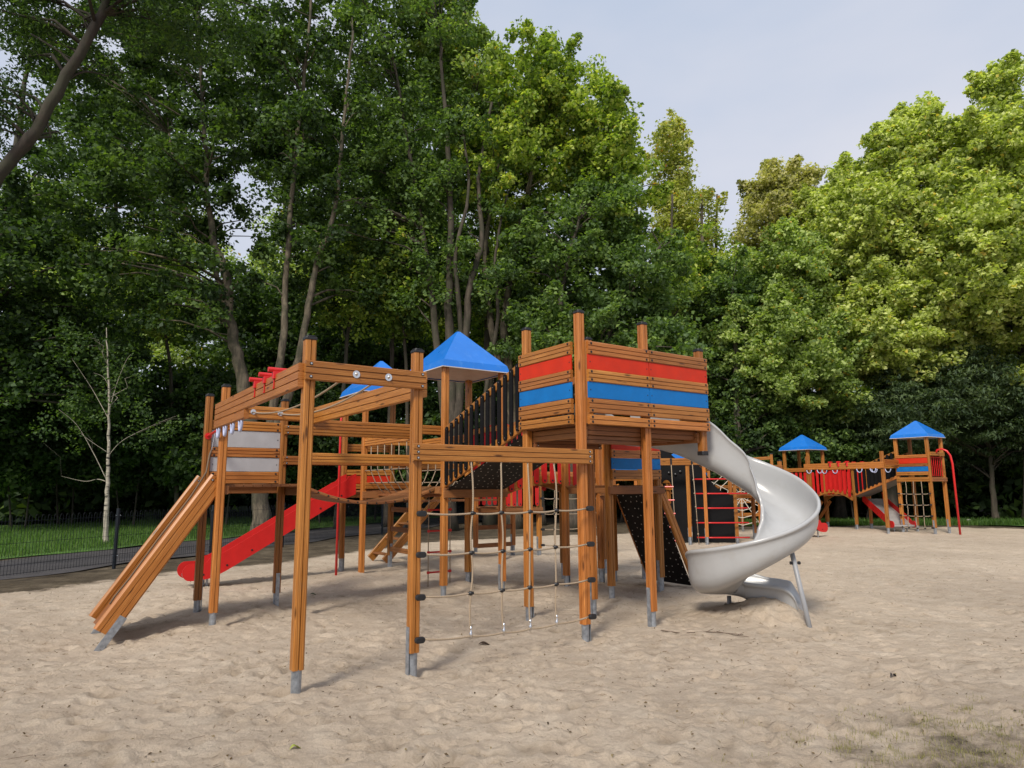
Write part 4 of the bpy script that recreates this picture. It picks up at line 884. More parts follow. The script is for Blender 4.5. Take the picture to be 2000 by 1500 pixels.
# wobbly plank bridge from the low platform to the roofed tower
for (yy, dy) in ((3.04, 0), (4.02, 0)):
    rail(K, (1.0, yy + .0, 2.345), (2.91, yy, 2.345), .125, 3, name='rail', bolts=(0, -1), ext=.03)
    rail(K, (1.0, yy + .0, 1.925), (2.91, yy, 1.925), .12, 3, name='rail', bolts=(0, -1), ext=.03)
def bz(x): t = (x - 1.03) / 1.85; return 1.545 - .20 * (1 - (2 * t - 1) ** 2)
pl0 = None
for i in range(14):
    x0 = 1.03 + 1.85 * i / 14 + .006; x1 = 1.03 + 1.85 * (i + 1) / 14 - .006
    m = MB(); a_, b_ = K.W(x0, 3.53, bz(x0)), K.W(x1, 3.53, bz(x1)); m.prism(a_, b_, rprof(.86, .036, .006)); o = m.build('bridge_plank', WOOD_DARK, root)
    m2 = MB()
    for yy in (3.105, 3.955): q = K.W(x1 + .006, yy, bz(x1) - .002); m2.tube([q - K.B * .012, q + K.B * .012], .011, 8)
    m2.build('hinge', BLACKP, root, o)
rail(K, (.99, 3.10, 1.50), (.99, 4.09, 1.50), .09, 1, off=(.05, 0), name='joist', mat=WOOD_DARK); rail(K, (2.85, 2.97, 1.50), (2.85, 3.95, 1.50), .09, 1, name='joist', mat=WOOD_DARK)
# roofed tower
y0, y1 = 2.975, 3.945
for (x, y, z, pl) in ((2.91, y0, .037, None), (3.88, y0, .016, (-1, 0)), (3.88, y1, .053, (1, 0)), (2.91, y1, .04, None)): post(K, x, y, 3.33, z, cap=False, plate=pl)
roof(K, 3.395, 3.46, .575, 3.25, 3.93)
deck(K, 2.87, 3.92, y0 + .05, y1 - .05, 1.56, 'y')
for yy, o_ in ((y0, -h), (y1, h)): rail(K, (2.91, yy, 1.47), (3.88, yy, 1.47), .14, 1, off=(0, o_), name='joist', mat=WOOD_DARK, ext=.04)
for xx, o_ in ((2.91, h), (3.88, -h)): rail(K, (xx, y0, 1.47), (xx, y1, 1.47), .12, 1, off=(o_, 0), name='joist', mat=WOOD_DARK)
# ramp up to the high tower, black slats on both sides
ya, yb = 2.93, 1.03
for xx, nx, sgn in ((2.91, -1, -1), (3.88, 1, 1)):
    o_ = sgn * -.015
    m = MB(); m.prism(K.W(xx - o_, ya, 1.60), K.W(xx - o_, yb, 2.27), plank_prof(.04, .12, 1)); m.build('stringer', WOOD, root)
    m = MB(); m.prism(K.W(xx - o_, ya, 2.33), K.W(xx - o_, yb, 3.0), plank_prof(.035, .10, 1)); m.build('handrail', WOOD, root)
    slats(K, (xx + sgn * .045, ya - .02), (xx + sgn * .045, yb + .02), 14, 1.55, 2.22, 2.36, 3.04, (nx, 0), RUBBER, w=.07, big=.55)
m = MB(); a_, b_ = K.W(3.395, 2.95, 1.50), K.W(3.395, .99, 2.185); n_ = (b_ - a_).length
m.prism(a_, b_, rprof(.93, .02, 0)); o = m.build('ramp_board', DOTS, root)
# high tower: two cells
HT = 3.43; X1, X2, X3 = 2.91, 3.872, 4.835; Y1, Y2 = .02, .985
post(K, X1, Y1, HT, -.006, plate=(1, 0)); post(K, X2, Y1, HT, .029, plate=(-1, 0), wb=.17); post(K, X1, Y2, HT, .043, plate=(1, 0), wb=.17)
post(K, X2, Y2, HT, .022, plate=(-1, 0)); post(K, X3, Y1, 3.22, foot=False, wb=1.93, capbottom=True); post(K, X3, Y2, 3.22, foot=False, wb=1.93, capbottom=True)
SP = [(2.95, 3.09, 'w'), (2.785, 2.948, 'r'), (2.652, 2.783, 'w'), (2.478, 2.650, 'b'), (2.318, 2.472, 'w')]
for xa, xb in ((X1 + .052, X2 + .005), (X2 + .012, X3 + .05)):
    boards(K, (xa, Y1), (xb, Y1), SP, (0, -.068), (0, -1))
    rail(K, (xa, Y1, 2.247), (xb, Y1, 2.247), .10, 2, th=.04, off=(0, -.068), name='board', bolts=(0, -1), dark=True)
boards(K, (X1, Y1 + .052), (X1, Y2 - .052 + .10), SP, (-.068, 0), (-1, 0))
rail(K, (X1, Y1 + .052, 2.25), (X1, Y2 + .05, 2.25), .10, 2, th=.04, off=(-.068, 0), name='board', bolts=(-1, 0), dark=True)
boards(K, (X3, Y1 + .0), (X3, Y2), SP, (.068, 0), (1, 0))
deck(K, X1 - .04, X3 + .04, Y1 + .05, Y2 + .04, 2.22, 'x')
for yy, o_ in ((Y1, h + .0), (Y2, -h)):
    rail(K, (X1 + .05, yy, 2.145), (X3 - .05, yy, 2.145), .10, 2, off=(0, o_), name='joist', mat=WOOD_DARK)
    rail(K, (X1 + .05, yy, 2.045), (X2 + .12, yy, 2.045), .085, 2, off=(0, o_), name='joist', mat=WOOD_DARK, bolts=(0, -1))
for xx in (X1 + h, X2 + h, X3 - h): rail(K, (xx, Y1, 2.12), (xx, Y2, 2.12), .12, 2, name='joist', mat=WOOD_DARK)
for yy in (.25, .5, .75): rail(K, (X1 + .1, yy, 2.13), (X3 - .1, yy, 2.13), .10, 1, name='joist', mat=WOOD_DARK)
# net between the overhead ladder and the high tower
rail(K, (.977, 0, 1.853), (X1, 0, 1.853), .15, 3, off=(0, -h - .0), name='beam', bolts=(0, -1, 0), ext=.06)
net(K, (.977, -.045), (X1, -.045), [(v - .977) / (X1 - .977) for v in (1.50, 1.83, 2.14, 2.46)], (1.325, .98, .63, .285), (1.325, .97, .62, .265), 1.79)
# arched bridge with red slats from the roofed tower to the far right corner
xa, xb = 3.95, 5.80
for yy, ny in ((y0 - .0, -1), (y1, 1)):
    m = MB(); N = 14; pr = plank_prof(.04, .12, 1)
    for i in range(N):
        t0, t1 = i / N, (i + 1) / N; e = lambda t: 1.50 + .16 * (1 - (2 * t - 1) ** 2)
        m.prism(K.W(lerp(xa, xb, t0), yy + ny * -.0, e(t0)), K.W(lerp(xa, xb, t1), yy, e(t1)), rprof(.04, .13, 0), cap=(i in (0, N - 1)), uoff=i * .13)
    m.build('arch_side', WOOD, root)
    m = MB()
    for i in range(N):
        t0, t1 = i / N, (i + 1) / N; e = lambda t: 2.42 + .12 * (1 - (2 * t - 1) ** 2)
        m.prism(K.W(lerp(xa, xb, t0), yy, e(t0)), K.W(lerp(xa, xb, t1), yy, e(t1)), rprof(.04, .08, 0), cap=(i in (0, N - 1)), uoff=i * .13)
    m.build('handrail', WOOD, root)
    slats(K, (xa, yy + ny * .035), (xb - .30, yy + ny * .035), 10, 1.44, 1.44, 2.46, 2.46, (0, ny), RED, w=.085, arch=.16, big=1.1)
m = MB()
for i in range(16):
    t0, t1 = i / 16 + .003, (i + 1) / 16 - .003; e = lambda t: 1.545 + .16 * (1 - (2 * t - 1) ** 2)
    m.prism(K.W(lerp(xa, xb, t0), 3.46, e(t0)), K.W(lerp(xa, xb, t1), 3.46, e(t1)), rprof(.90, .03, .004))
m.build('bridge_deck', WOOD_DARK, root)
# corner tower at the far end of the arched bridge
for (x, y) in ((5.80, 2.975), (6.77, 2.975), (5.80, 3.945), (6.77, 3.945)): post(K, x, y, 2.62, .06, plate=(1, 0))
deck(K, 5.77, 6.80, 3.02, 3.9, 1.53, 'y'); rail(K, (5.8, 2.975, 1.45), (6.77, 2.975, 1.45), .12, 2, off=(0, -h), name='joist', mat=WOOD_DARK, ext=.04)
boards(K, (6.77, 2.975), (6.77, 3.945), [(2.30, 2.43, 'w'), (2.12, 2.30, 'r'), (1.98, 2.11, 'w'), (1.80, 1.975, 'b'), (1.64, 1.79, 'w')], (.0675, 0))
# low platform with the coloured panel under the high tower, and its studded climbing board
ux0, ux1, uy0, uy1 = 4.80, 5.77, 1.66, 2.63
post(K, ux0, uy0, 2.60, .02, cap=False); post(K, ux1, uy0, 2.60, .06, plate=(-1, 0), cap=True); post(K, ux0, uy1, 2.60, .06, plate=(1, 0)); post(K, ux1, uy1, 2.60, .06, plate=(-1, 0))
boards(K, (ux0 + .0, uy0), (ux1, uy0), [(2.27, 2.40, 'w'), (2.06, 2.265, 'r'), (1.945, 2.055, 'w'), (1.785, 1.94, 'b'), (1.64, 1.775, 'w')], (0, -.066), (0, -1))
deck(K, ux0 - .03, ux1 + .03, uy0 + .05, uy1 - .05, 1.56, 'y'); rail(K, (ux0, uy0, 1.49), (ux1, uy0, 1.49), .11, 1, off=(0, -h), name='joist', mat=WOOD_DARK, ext=.06)
rail(K, (ux0, uy1, 1.49), (ux1, uy1, 1.49), .11, 1, off=(0, h), name='joist', mat=WOOD_DARK)
for yy in (uy0 + .02, uy1 - .02):
    a_, b_ = K.W(ux1 + .05, yy, 1.55), K.W(ux1 + .77, yy, .10); d_ = (b_ - a_).normalized()
    m = MB(); m.prism(a_, b_, plank_prof(.06, .14, 2, r=.018)); o = m.build('ramp_side', WOOD, root)
    f = MB(); q = b_ - K.B * .036 - d_ * .22; f.prism(q, q + d_ * .62, rprof(.008, .07)); f.build('ramp_foot', STEEL, root, o)
m = MB(); m.prism(K.W(ux1 + .0, (uy0 + uy1) / 2, 1.50), K.W(ux1 + .70, (uy0 + uy1) / 2, .06), rprof(.86, .02, 0)); m.build('climbing_board', DOTS, root)
# second roofed tower, joined by a rope sided bridge, with a red slide and a red pole
sx0, sx1, sy0, sy1 = 2.91, 3.88, 5.9, 6.87
for (x, y, pl, ft) in ((sx0, sy0, None, False), (sx1, sy0, (1, 0), True), (sx1, sy1, (0, -1), True), (sx0, sy1, (1, 0), True)): post(K, x, y, 3.33, .06, cap=False, plate=pl, foot=ft, wb=.2 if ft else -.1)
roof(K, 3.395, 6.385, .575, 3.25, 3.93)
deck(K, sx0 - .04, sx1 + .04, sy0 + .05, sy1 - .05, 1.50, 'y')
for yy, o_ in ((sy0, -h), (sy1, h)): rail(K, (sx0, yy, 1.42), (sx1, yy, 1.42), .12, 1, off=(0, o_), name='joist', mat=WOOD_DARK, ext=.04)
for i, zz in enumerate((.38, .76, 1.13)): rail(K, (sx1, sy0, zz), (sx1, sy1, zz), .09, 2, off=(0, 0), name='rung', mat=WOOD_DARK)
rail(K, (sx0, sy0, 2.36), (sx1, sy0, 2.36), .12, 2, off=(0, -h), name='rail'); rail(K, (sx0, sy1, 2.30), (sx1, sy1, 2.30), .14, 3, off=(0, h), name='rail')
for xx, o_ in ((2.91, 0), (3.88, 0)):
    rail(K, (xx, y1, 2.33), (xx, sy0, 2.33), .13, 3, off=(o_, 0), name='rail')
    m = MB(); s_ = 1 if xx < 3 else -1
    T = [4.2, 4.48, 4.76, 5.04, 5.32, 5.6]
    for yy in T:
        m.tube([K.W(xx, yy, 2.28), K.W(xx, yy, 2.05), K.W(xx + s_ * .01, yy, 1.82), K.W(xx + s_ * .08, yy, 1.66), K.W(xx + s_ * .17, yy, 1.53), K.W(xx + s_ * .26, yy, 1.45)], .008, 6)
    for (dx, z) in ((.0, 1.84), (.09, 1.63)): m.tube([K.W(xx + s_ * dx, y1 + .05, z)] + [K.W(xx + s_ * dx, yy, z) for yy in T] + [K.W(xx + s_ * dx, sy0 - .05, z)], .008, 6)
    o = m.build('rope_side', ROPE, root, smooth=True)
    for yy in T:
        for (dx, z) in ((.0, 1.84), (.09, 1.63)): j = MB(); j.ball(K.W(xx + s_ * dx, yy, z), .019, 0, 8); j.build('knot_joint', BLACKP, root, o)
deck(K, 3.15, 3.64, y1 + .03, sy0 - .03, 1.44, 'x', 'bridge_deck'); rail(K, (2.91, 5.9, 1.58), (3.88, 5.9, 1.58), .11, 2, off=(0, -h), name='board')
boards(K, (sx0, sy1 - .02), (sx1, sy1 - .02), [(1.78, 1.88, 'w'), (1.62, 1.77, 'r'), (1.52, 1.61, 'w')], (0, 0))
def straight_slide(fr, x0, y0_, dirx, diry, L_, ztop, width=.46, name='slide', steep=1.0, wall=.20, bed=BEDM):
    """red side cheeks with a metal bed between; starts level, drops, ends level"""
    D = fr.A * dirx + fr.B * diry; Sd = Vector((-D.y, D.x, 0)); P0 = fr.W(x0, y0_, 0)
    prof = [(0, ztop), (.10 * L_, ztop - .10), (.80 * L_, .36), (.88 * L_, .26), (.95 * L_, .235), (L_, .235)]
    pts = []
    for (a, za_), (b2_, zb_) in zip(prof[:-1], prof[1:]):
        for i in range(4): t = i / 4; pts.append((a + (b2_ - a) * t, za_ + (zb_ - za_) * t))
    pts.append(prof[-1]); first = None
    for s_ in (-1, 1):
        m = MB(); n = len(pts)
        for off_ in (0, .022):
            for (x, z) in pts: q = P0 + D * x + Sd * s_ * (width / 2 + off_); w_ = wall if x > .06 * L_ else wall * 1.25; m.v += [q + Vector((0, 0, z - .09)), q + Vector((0, 0, z + w_ * (1 if x < .9 * L_ else .75)))]
        for i in range(n - 1):
            for k_ in (0, 2 * n): m.face([k_ + 2 * i, k_ + 2 * i + 2, k_ + 2 * i + 3, k_ + 2 * i + 1], [(0, 0)] * 4)
            m.face([2 * i + 1, 2 * i + 3, 2 * n + 2 * i + 3, 2 * n + 2 * i + 1], [(0, 0)] * 4); m.face([2 * i, 2 * n + 2 * i, 2 * n + 2 * i + 2, 2 * i + 2], [(0, 0)] * 4)
        # rounded nose
        e = P0 + D * L_ + Sd * s_ * (width / 2 + .011); r = (.09 + wall * .75) / 2
        cc = e + Vector((0, 0, pts[-1][1] - .09 + r)); ring = [cc + D * math.cos(t) * r * .9 + Vector((0, 0, math.sin(t) * r)) for t in [-math.pi / 2 + math.pi * i / 10 for i in range(11)]]
        b_ = len(m.v)
        for q_ in (-.011, .011): m.v += [p + Sd * q_ for p in ring]
        m.face([b_ + i for i in range(11)], [(0, 0)] * 11); m.face([b_ + 11 + i for i in reversed(range(11))], [(0, 0)] * 11)
        for i in range(10): m.face([b_ + i, b_ + 11 + i, b_ + 12 + i, b_ + i + 1], [(0, 0)] * 4)
        o = m.build('slide_cheek', RED, fr.t, first); first = first or o
        for (x, z) in [prof[1]] + [(lerp(prof[1][0], prof[2][0], t), lerp(prof[1][1], prof[2][1], t)) for t in (.2, .4, .6, .8, 1.0)] + [(L_ * .93, .24)]:
            bb = bolt(fr, P0 + D * x + Sd * s_ * (width / 2 + .022) + Vector((0, 0, z - .01)), Sd * s_, o, True, 1.2)
    m = MB(); n = len(pts)
    for (x, z) in pts:
        q = P0 + D * x + Vector((0, 0, z)); m.v += [q - Sd * width / 2, q + Sd * width / 2, q + Sd * width / 2 - Vector((0, 0, .004)), q - Sd * width / 2 - Vector((0, 0, .004))]
    for i in range(n - 1):
        for a, b2_ in ((0, 1), (1, 2), (2, 3), (3, 0)): m.face([4 * i + a, 4 * i + b2_, 4 * i + 4 + b2_, 4 * i + 4 + a], [(0, 0)] * 4)
    m.tube([P0 + D * (L_ + .02) - Sd * width / 2 + Vector((0, 0, .20)), P0 + D * (L_ + .02) + Sd * width / 2 + Vector((0, 0, .20))], .035, 12)
    m.build('slide_bed', bed, fr.t, first)
    m = MB()
    for s_ in (-1, 1): q = P0 + D * L_ * .9 + Sd * s_ * width * .3; m.tube([q + Vector((0, 0, -.2)), q + Vector((0, 0, .22))], .02, 8)
    m.build('slide_foot', STEEL, fr.t, first); return first
straight_slide(K, sx0 - .04, 6.40, -1, 0, 2.62, 1.52, wall=.22)
m = MB(); m.tube([K.W(2.86, 6.25, 2.9), K.W(2.80, 6.2, 2.95), K.W(2.62, 6.1, 2.95), K.W(2.52, 6.02, 2.85), K.W(2.50, 6.0, 2.7), K.W(2.50, 6.0, -.2)], .021, 12); m.build('red_pole', REDM, root, smooth=True)
# rope ladder with red rungs under the roofed tower
m = MB(); lx = (3.22, 3.60)
for xx in lx: m.tube([K.W(xx, 4.02, 1.45), K.W(xx, 4.03, .8), K.W(xx, 4.02, .05)], .008, 6)
lad = m.build('rope_ladder', ROPE, root, smooth=True)
for zz in (1.20, .88, .56, .26):
    m = MB(); m.tube([K.W(lx[0] - .02, 4.02, zz), K.W(lx[1] + .02, 4.02, zz)], .014, 10)
    for xx in lx: m.tube([K.W(xx, 4.02, zz - .02), K.W(xx, 4.02, zz + .02)], .020, 8)
    m.build('red_rung', REDM, root, lad)
# inner tower seen between the posts, with its stairs
tx0, tx1, ty0, ty1 = 5.97, 6.94, 6.15, 7.12
for (x, y, pl) in ((tx0, ty0, None), (tx1, ty0, (-1, 0)), (tx0, ty1, None), (tx1, ty1, (-1, 0))): post(K, x, y, 2.5, .09, plate=pl)
deck(K, tx0 - .03, tx1 + .03, ty0 + .05, ty1 - .05, 1.13, 'y')
for yy, o_ in ((ty0, -h), (ty1, h)): rail(K, (tx0, yy, 1.05), (tx1, yy, 1.05), .13, 2, off=(0, o_), name='joist', mat=WOOD_DARK, ext=.04); rail(K, (tx0, yy, 1.95), (tx1, yy, 1.95), .1, 2, off=(0, o_ ), name='rail')
slats(K, (tx0 + .05, ty0 - .10), (tx1 - .05, ty0 - .10), 6, 1.15, 1.15, 1.98, 1.98, (0, -1), RED, w=.085, big=1.1)
slats(K, (tx0 + .05, ty1 + .10), (tx1 - .05, ty1 + .10), 6, 1.15, 1.15, 1.98, 1.98, (0, 1), RED, w=.085, big=1.1)
for zz in (.30, .68): rail(K, (tx0, ty1, zz), (tx1, ty1, zz), .09, 1, name='rung', mat=WOOD_DARK)
rail(K, (3.88, 6.2, 1.95), (5.97, 6.2, 1.95), .10, 2, name='rail'); rail(K, (3.88, 6.8, 1.95), (5.97, 6.8, 1.95), .10, 2, name='rail')
deck(K, 3.93, 5.93, 6.2, 6.8, 1.30, 'y', 'bridge_deck')
a1, a2 = K.W(5.6, 7.7, 1.55), K.W(4.15, 7.7, .05)
for q in (Vector((0, 0, 0)), K.B * .75):
    m = MB(); m.prism(a1 + q, a2 + q, plank_prof(.05, .17, 3)); o = m.build('stair_side', WOOD, root)
for i in range(5):
    t = (i + .6) / 5; m = MB(); q = lerp(a1, a2, t); m.prism(q, q + K.B * .75, rprof(.16, .03, .004)); m.build('stair_tread', WOOD_DARK, root)
net(K, (tx1, ty0 - .05), (8.6, 6.05), [.2, .4, .6, .8], (1.3, .98, .66, .34), (1.3, .98, .66, .34), 1.75, r=.009, shackles=False)
for (x, y) in ((8.65, 6.05), (9.0, 6.95)): post(K, x, y, 2.3, .1, plate=(-1, 0))
rail(K, (tx1, 6.10, 1.80), (8.65, 6.05, 1.80), .12, 2, off=(0, 0), name='beam')

# ---- the spiral slide
def cat(P, n):
    out_ = []
    for i in range(len(P) - 1):
        p0, p1, p2, p3 = P[max(i - 1, 0)], P[i], P[i + 1], P[min(i + 2, len(P) - 1)]
        for k_ in range(n):
            t = k_ / n; out_.append(.5 * ((2 * p1) + (-p0 + p2) * t + (2 * p0 - 5 * p1 + 4 * p2 - p3) * t * t + (-p0 + 3 * p1 - 3 * p2 + p3) * t ** 3))
    out_.append(P[-1]); return out_
def spiral():
    cx, cy, r = 2.81, 8.06, .44
    # rows: x, y, bed z, outer wall (left of travel) height, inner wall (right of travel) height
    ctl = []
    for (x, y, z, wo, wi) in ((1.50, 8.74, 2.22, .30, .30), (1.42, 8.98, 2.19, .32, .34), (1.58, 9.08, 2.12, .34, .42), (1.84, 8.98, 2.08, .36, .50), (2.18, 8.80, 1.97, .40, .57), (2.50, 8.63, 1.79, .42, .61), (2.78, 8.53, 1.60, .45, .50)):
        ctl.append(np.array((x, y, z, wo, wi, 0)))
    for (deg, z, wo, wi) in ((58, 1.40, .46, .40), (25, 1.22, .45, .31), (-10, 1.07, .37, .27), (-45, .93, .31, .25), (-80, .77, .30, .25), (-115, .58, .36, .26), (-150, .40, .45, .25), (-185, .32, .46, .22), (-220, .295, .36, .18)):
        ctl.append(np.array((cx + r * math.cos(R(deg)), cy + r * math.sin(R(deg)), z, wo, wi, 0)))
    for (x, y, z, wo, wi, dp) in ((2.74, 8.40, .285, .22, .15, .03), (2.98, 8.30, .285, .14, .13, .11), (3.14, 8.21, .285, .12, .12, .16), (3.25, 8.15, .265, .11, .11, .17), (3.325, 8.115, .14, .10, .10, .12), (3.355, 8.10, -.04, .09, .09, .05), (3.37, 8.09, -.2, .08, .08, .0)):
        ctl.append(np.array((x, y, z, wo, wi, dp)))
    P = cat(ctl, 8); n = len(P)
    W_ = .275
    prof = []      # (side -1..1, role) cross-section: outer lip, outer wall, bed, inner wall, inner lip
    def section(p, d):
        t = Vector((d[0], d[1], 0)).normalized(); l_ = Vector((-t.y, t.x, 0)); q = Vector(p[:3]); wo, wi, dp = p[3], p[4], p[5]; Z = Vector((0, 0, 1)); inner = []
        # inside surface from outer rim to inner rim
        inner += [q + l_ * (W_ + .055) + Z * (wo - .045), q + l_ * (W_ + .06) + Z * (wo - .01), q + l_ * (W_ + .035) + Z * (wo + .008), q + l_ * (W_ + .01) + Z * wo]
        for a_ in np.linspace(0, math.pi / 2, 7): inner.append(q + l_ * (W_ - .17 + .17 * math.cos(a_) + (.01 if a_ == 0 else 0)) + Z * (.20 * (1 - math.sin(a_)) if wo > .2 else wo * (1 - math.sin(a_)) * .9))
        for a_ in np.linspace(0, math.pi / 2, 7): inner.append(q - l_ * (W_ - .17 + .17 * math.sin(a_)) + Z * (min(.20, wi * .9) * (1 - math.cos(a_))))
        inner += [q - l_ * (W_ + .005) + Z * wi, q - l_ * (W_ + .03) + Z * (wi + .008), q - l_ * (W_ + .05) + Z * (wi - .01), q - l_ * (W_ + .045) + Z * (wi - .04)]
        outer = [q - l_ * (W_ + .02) + Z * (wi - .045)]
        for a_ in np.linspace(0, math.pi / 2, 6): outer.append(q - l_ * (W_ - .15 + .165 * math.cos(a_)) + Z * (-.028 - dp + (.2 * min(1, wi * 4) + dp * .6) * (1 - math.sin(a_))))
        for a_ in np.linspace(0, math.pi / 2, 6): outer.append(q + l_ * (W_ - .15 + .175 * math.sin(a_)) + Z * (-.028 - dp + (.2 * min(1, wo * 4) + dp * .6) * (1 - math.cos(a_))))
        outer += [q + l_ * (W_ + .025) + Z * (wo - .05)]
        return inner + outer
    m = MB(); k_ = None
    for i in range(n):
        d = P[min(i + 1, n - 1)] - P[max(i - 1, 0)]; s_ = section(P[i], d); k_ = len(s_); m.v += s_
    for i in range(n - 1):
        for j in range(k_):
            j2 = (j + 1) % k_; m.face([i * k_ + j, i * k_ + j2, (i + 1) * k_ + j2, (i + 1) * k_ + j], [(0, 0)] * 4)
    m.face([j for j in reversed(range(k_))], [(0, 0)] * k_); m.face([(n - 1) * k_ + j for j in range(k_)], [(0, 0)] * k_)
    o = m.build('spiral_slide', SLIDE, root, smooth=True)
    sb = o.modifiers.new('smooth', 'SUBSURF'); sb.levels = 1; sb.render_levels = 1
    for (bx, by, tx, ty, tz, rr) in ((3.24, 7.50, 3.06, 7.55, .84, .026), (2.67, 8.60, 2.66, 8.55, .20, .026)):
        m = MB(); m.tube([(bx, by, -.3), (tx, ty, tz)], rr, 14); sp = m.build('support_pole', GREYM, root, o, smooth=True)
        q = lerp(Vector((bx, by, 0)), Vector((tx, ty, tz)), .84 if tz > .5 else .45)
        m = MB(); m.tube([q - Vector((.055, 0, 0)), q - Vector((.03, 0, 0))], .018, 10); m.tube([q + Vector((.03, 0, 0)), q + Vector((.055, 0, 0))], .018, 10); m.build('clamp_knob', BLACKP, root, sp)
    return o
spiral()

# ------------------------------------------------------------------ the far climbing frame on the right
far_t = Thing('climbing_frame', (13.36, 21.63, 0), 'distant climbing frame at the right with a bent red fire pole', 'climbing frame')
Q = Frame((13.36, 21.63), FA, far_t)
for (x, y) in ((0, 0), (.97, 0), (0, .97), (.97, .97)): post(Q, x, y, 3.13, .0, cap=False, plate=(-1, 0), size=.10)
roof(Q, .485, .485, .60, 3.06, 3.64)
deck(Q, -.04, 1.01, .05, .92, 1.78, 'y')
rail(Q, (0, -.02, 1.70), (0, .99, 1.70), .13, 2, off=(-.07, 0), name='joist'); rail(Q, (-.02, 0, 1.70), (.99, 0, 1.70), .13, 2, off=(0, -.07), name='joist', mat=WOOD_DARK)
boards(Q, (0, .97), (0, 0), [(2.40, 2.50, 'w'), (2.22, 2.39, 'r'), (2.12, 2.21, 'w'), (1.96, 2.11, 'b'), (1.84, 1.95, 'w')], (-.07, 0))
rail(Q, (0, 0, 2.52), (.97, 0, 2.52), .12, 2, off=(0, -.07), name='beam')
m = MB()
for i in range(7): m.tube([Q.W(.08 + i * .135, -.0, 1.80), Q.W(.08 + i * .135, 0, 2.42)], .012, 6)
m.tube([Q.W(.05, 0, 2.42), Q.W(.92, 0, 2.42)], .014, 6); m.build('red_barrier', REDM, far_t)
m = MB(); m.tube([Q.W(.4, -.08, 2.55), Q.W(.4, -.12, 2.64), Q.W(.42, -.25, 2.67), Q.W(.45, -.38, 2.60), Q.W(.47, -.46, 2.45), Q.W(.49, -.49, 2.2), Q.W(.5, -.5, -.2)], .032, 12); m.build('fire_pole', REDM, far_t, smooth=True, label='red fire pole bent over at its top')
net(Q, (-.05, .97), (-.05, 0), [.25, .5, .75], (1.25, .9, .55, .18), (1.25, .9, .55, .18), 1.66, r=.011, shackles=False)
# overhead ladder
post(Q, -.97, .97, 2.62, .0, cap=False, size=.10); post(Q, -.97, 3.6, 2.55, 0, cap=False, foot=False, wb=-.1)
for xx in (-.97, 0):
    bo = rail(Q, (xx, .9, 2.18), (xx, 3.68, 2.18), .20, 3, off=(-.07, 0), name='beam')
    for yy in (2.1, 2.4, 2.7):
        m = MB(); m.tube([Q.W(xx - .17, yy, 2.31), Q.W(xx + .03, yy, 2.31)], .028, 8); m.prism(Q.W(xx - .1, yy, 2.16), Q.W(xx - .1, yy, 2.3), rprof(.05, .05)); m.build('red_grip', REDM, far_t, bo)
    for yy in (1.25, 1.7, 3.1, 3.5):
        m = MB(); m.tube([Q.W(xx - .07, yy + .09 * math.cos(t), 2.07 - .12 * math.sin(t)) for t in [math.pi * k / 10 for k in range(11)]], .016, 8); m.build('hand_hold', BLUEM, far_t, bo, smooth=True)
rail(Q, (-.97, .97, 2.26), (0, .97, 2.26), .19, 2, off=(0, -.07), name='beam')
# ramp and arched bridge
for xx in (.0, .97):
    m = MB(); m.prism(Q.W(xx, .99, 1.80), Q.W(xx, 2.5, 1.20), plank_prof(.05, .10, 1)); m.build('stringer', WOOD, far_t)
    m = MB(); m.prism(Q.W(xx, .99, 2.62), Q.W(xx, 2.5, 2.02), plank_prof(.04, .07, 1)); m.build('handrail', WOOD, far_t)
    slats(Q, (xx - .04, 1.05), (xx - .04, 2.45), 10, 1.82, 1.22, 2.62, 2.05, (-1, 0), RUBBER, w=.09, bolts=False)
    post(Q, xx, 2.5, 2.1, 0, cap=False, plate=(0, 1)); post(Q, xx, 4.12, 2.1, 0, cap=False, plate=(0, 1))
    m = MB(); N = 12; e = lambda t: 1.04 + .28 * (1 - (2 * t - 1) ** 2)
    for i in range(N): m.prism(Q.W(xx, lerp(2.55, 4.08, i / N), e(i / N)), Q.W(xx, lerp(2.55, 4.08, (i + 1) / N), e((i + 1) / N)), rprof(.04, .12), cap=False, uoff=i * .15)
    m.build('arch_side', WOOD, far_t)
    slats(Q, (xx - .04, 2.57), (xx - .04, 4.06), 9, 1.06, 1.06, 1.96, 1.96, (-1, 0), RED, w=.095, arch=.26, bolts=False)
m = MB(); m.prism(Q.W(.485, .97, 1.76), Q.W(.485, 2.5, 1.14), rprof(.93, .03)); m.build('ramp_board', plain('weathered_board', (.16, .14, .12), .7), far_t)
m = MB(); m.prism(Q.W(.485, 2.5, 1.17), Q.W(.485, 4.12, 1.17), rprof(.93, .03)); m.build('bridge_deck', WOOD_DARK, far_t)
# second tower of the far frame
for (x, y) in ((0, 5.12), (.97, 5.12), (.97, 4.15)): post(Q, x, y, 2.9, .0, cap=False, plate=(0, -1), size=.10)
for (x, y) in ((0, 4.15),): post(Q, x, y, 2.9, .0, cap=False, foot=False, wb=-.1, size=.10)
roof(Q, .485, 4.635, .62, 2.85, 3.45)
deck(Q, -.04, 1.0, 4.2, 5.08, 1.20, 'y'); rail(Q, (0, 4.15, 1.10), (0, 5.12, 1.10), .15, 2, off=(-.07, 0), name='joist')
rail(Q, (0, 4.15, 2.1), (0, 5.12, 2.1), .14, 2, off=(-.07, 0), name='rail'); slats(Q, (-.05, 4.2), (-.05, 5.08), 5, 1.22, 1.22, 2.02, 2.02, (-1, 0), RED, w=.1, bolts=False)
for dx in (.3, .85):
    m = MB(); m.prism(Q.W(dx, 3.9, .95), Q.W(dx, 4.6, .0), plank_prof(.05, .10, 1)); m.build('brace', WOOD, far_t)
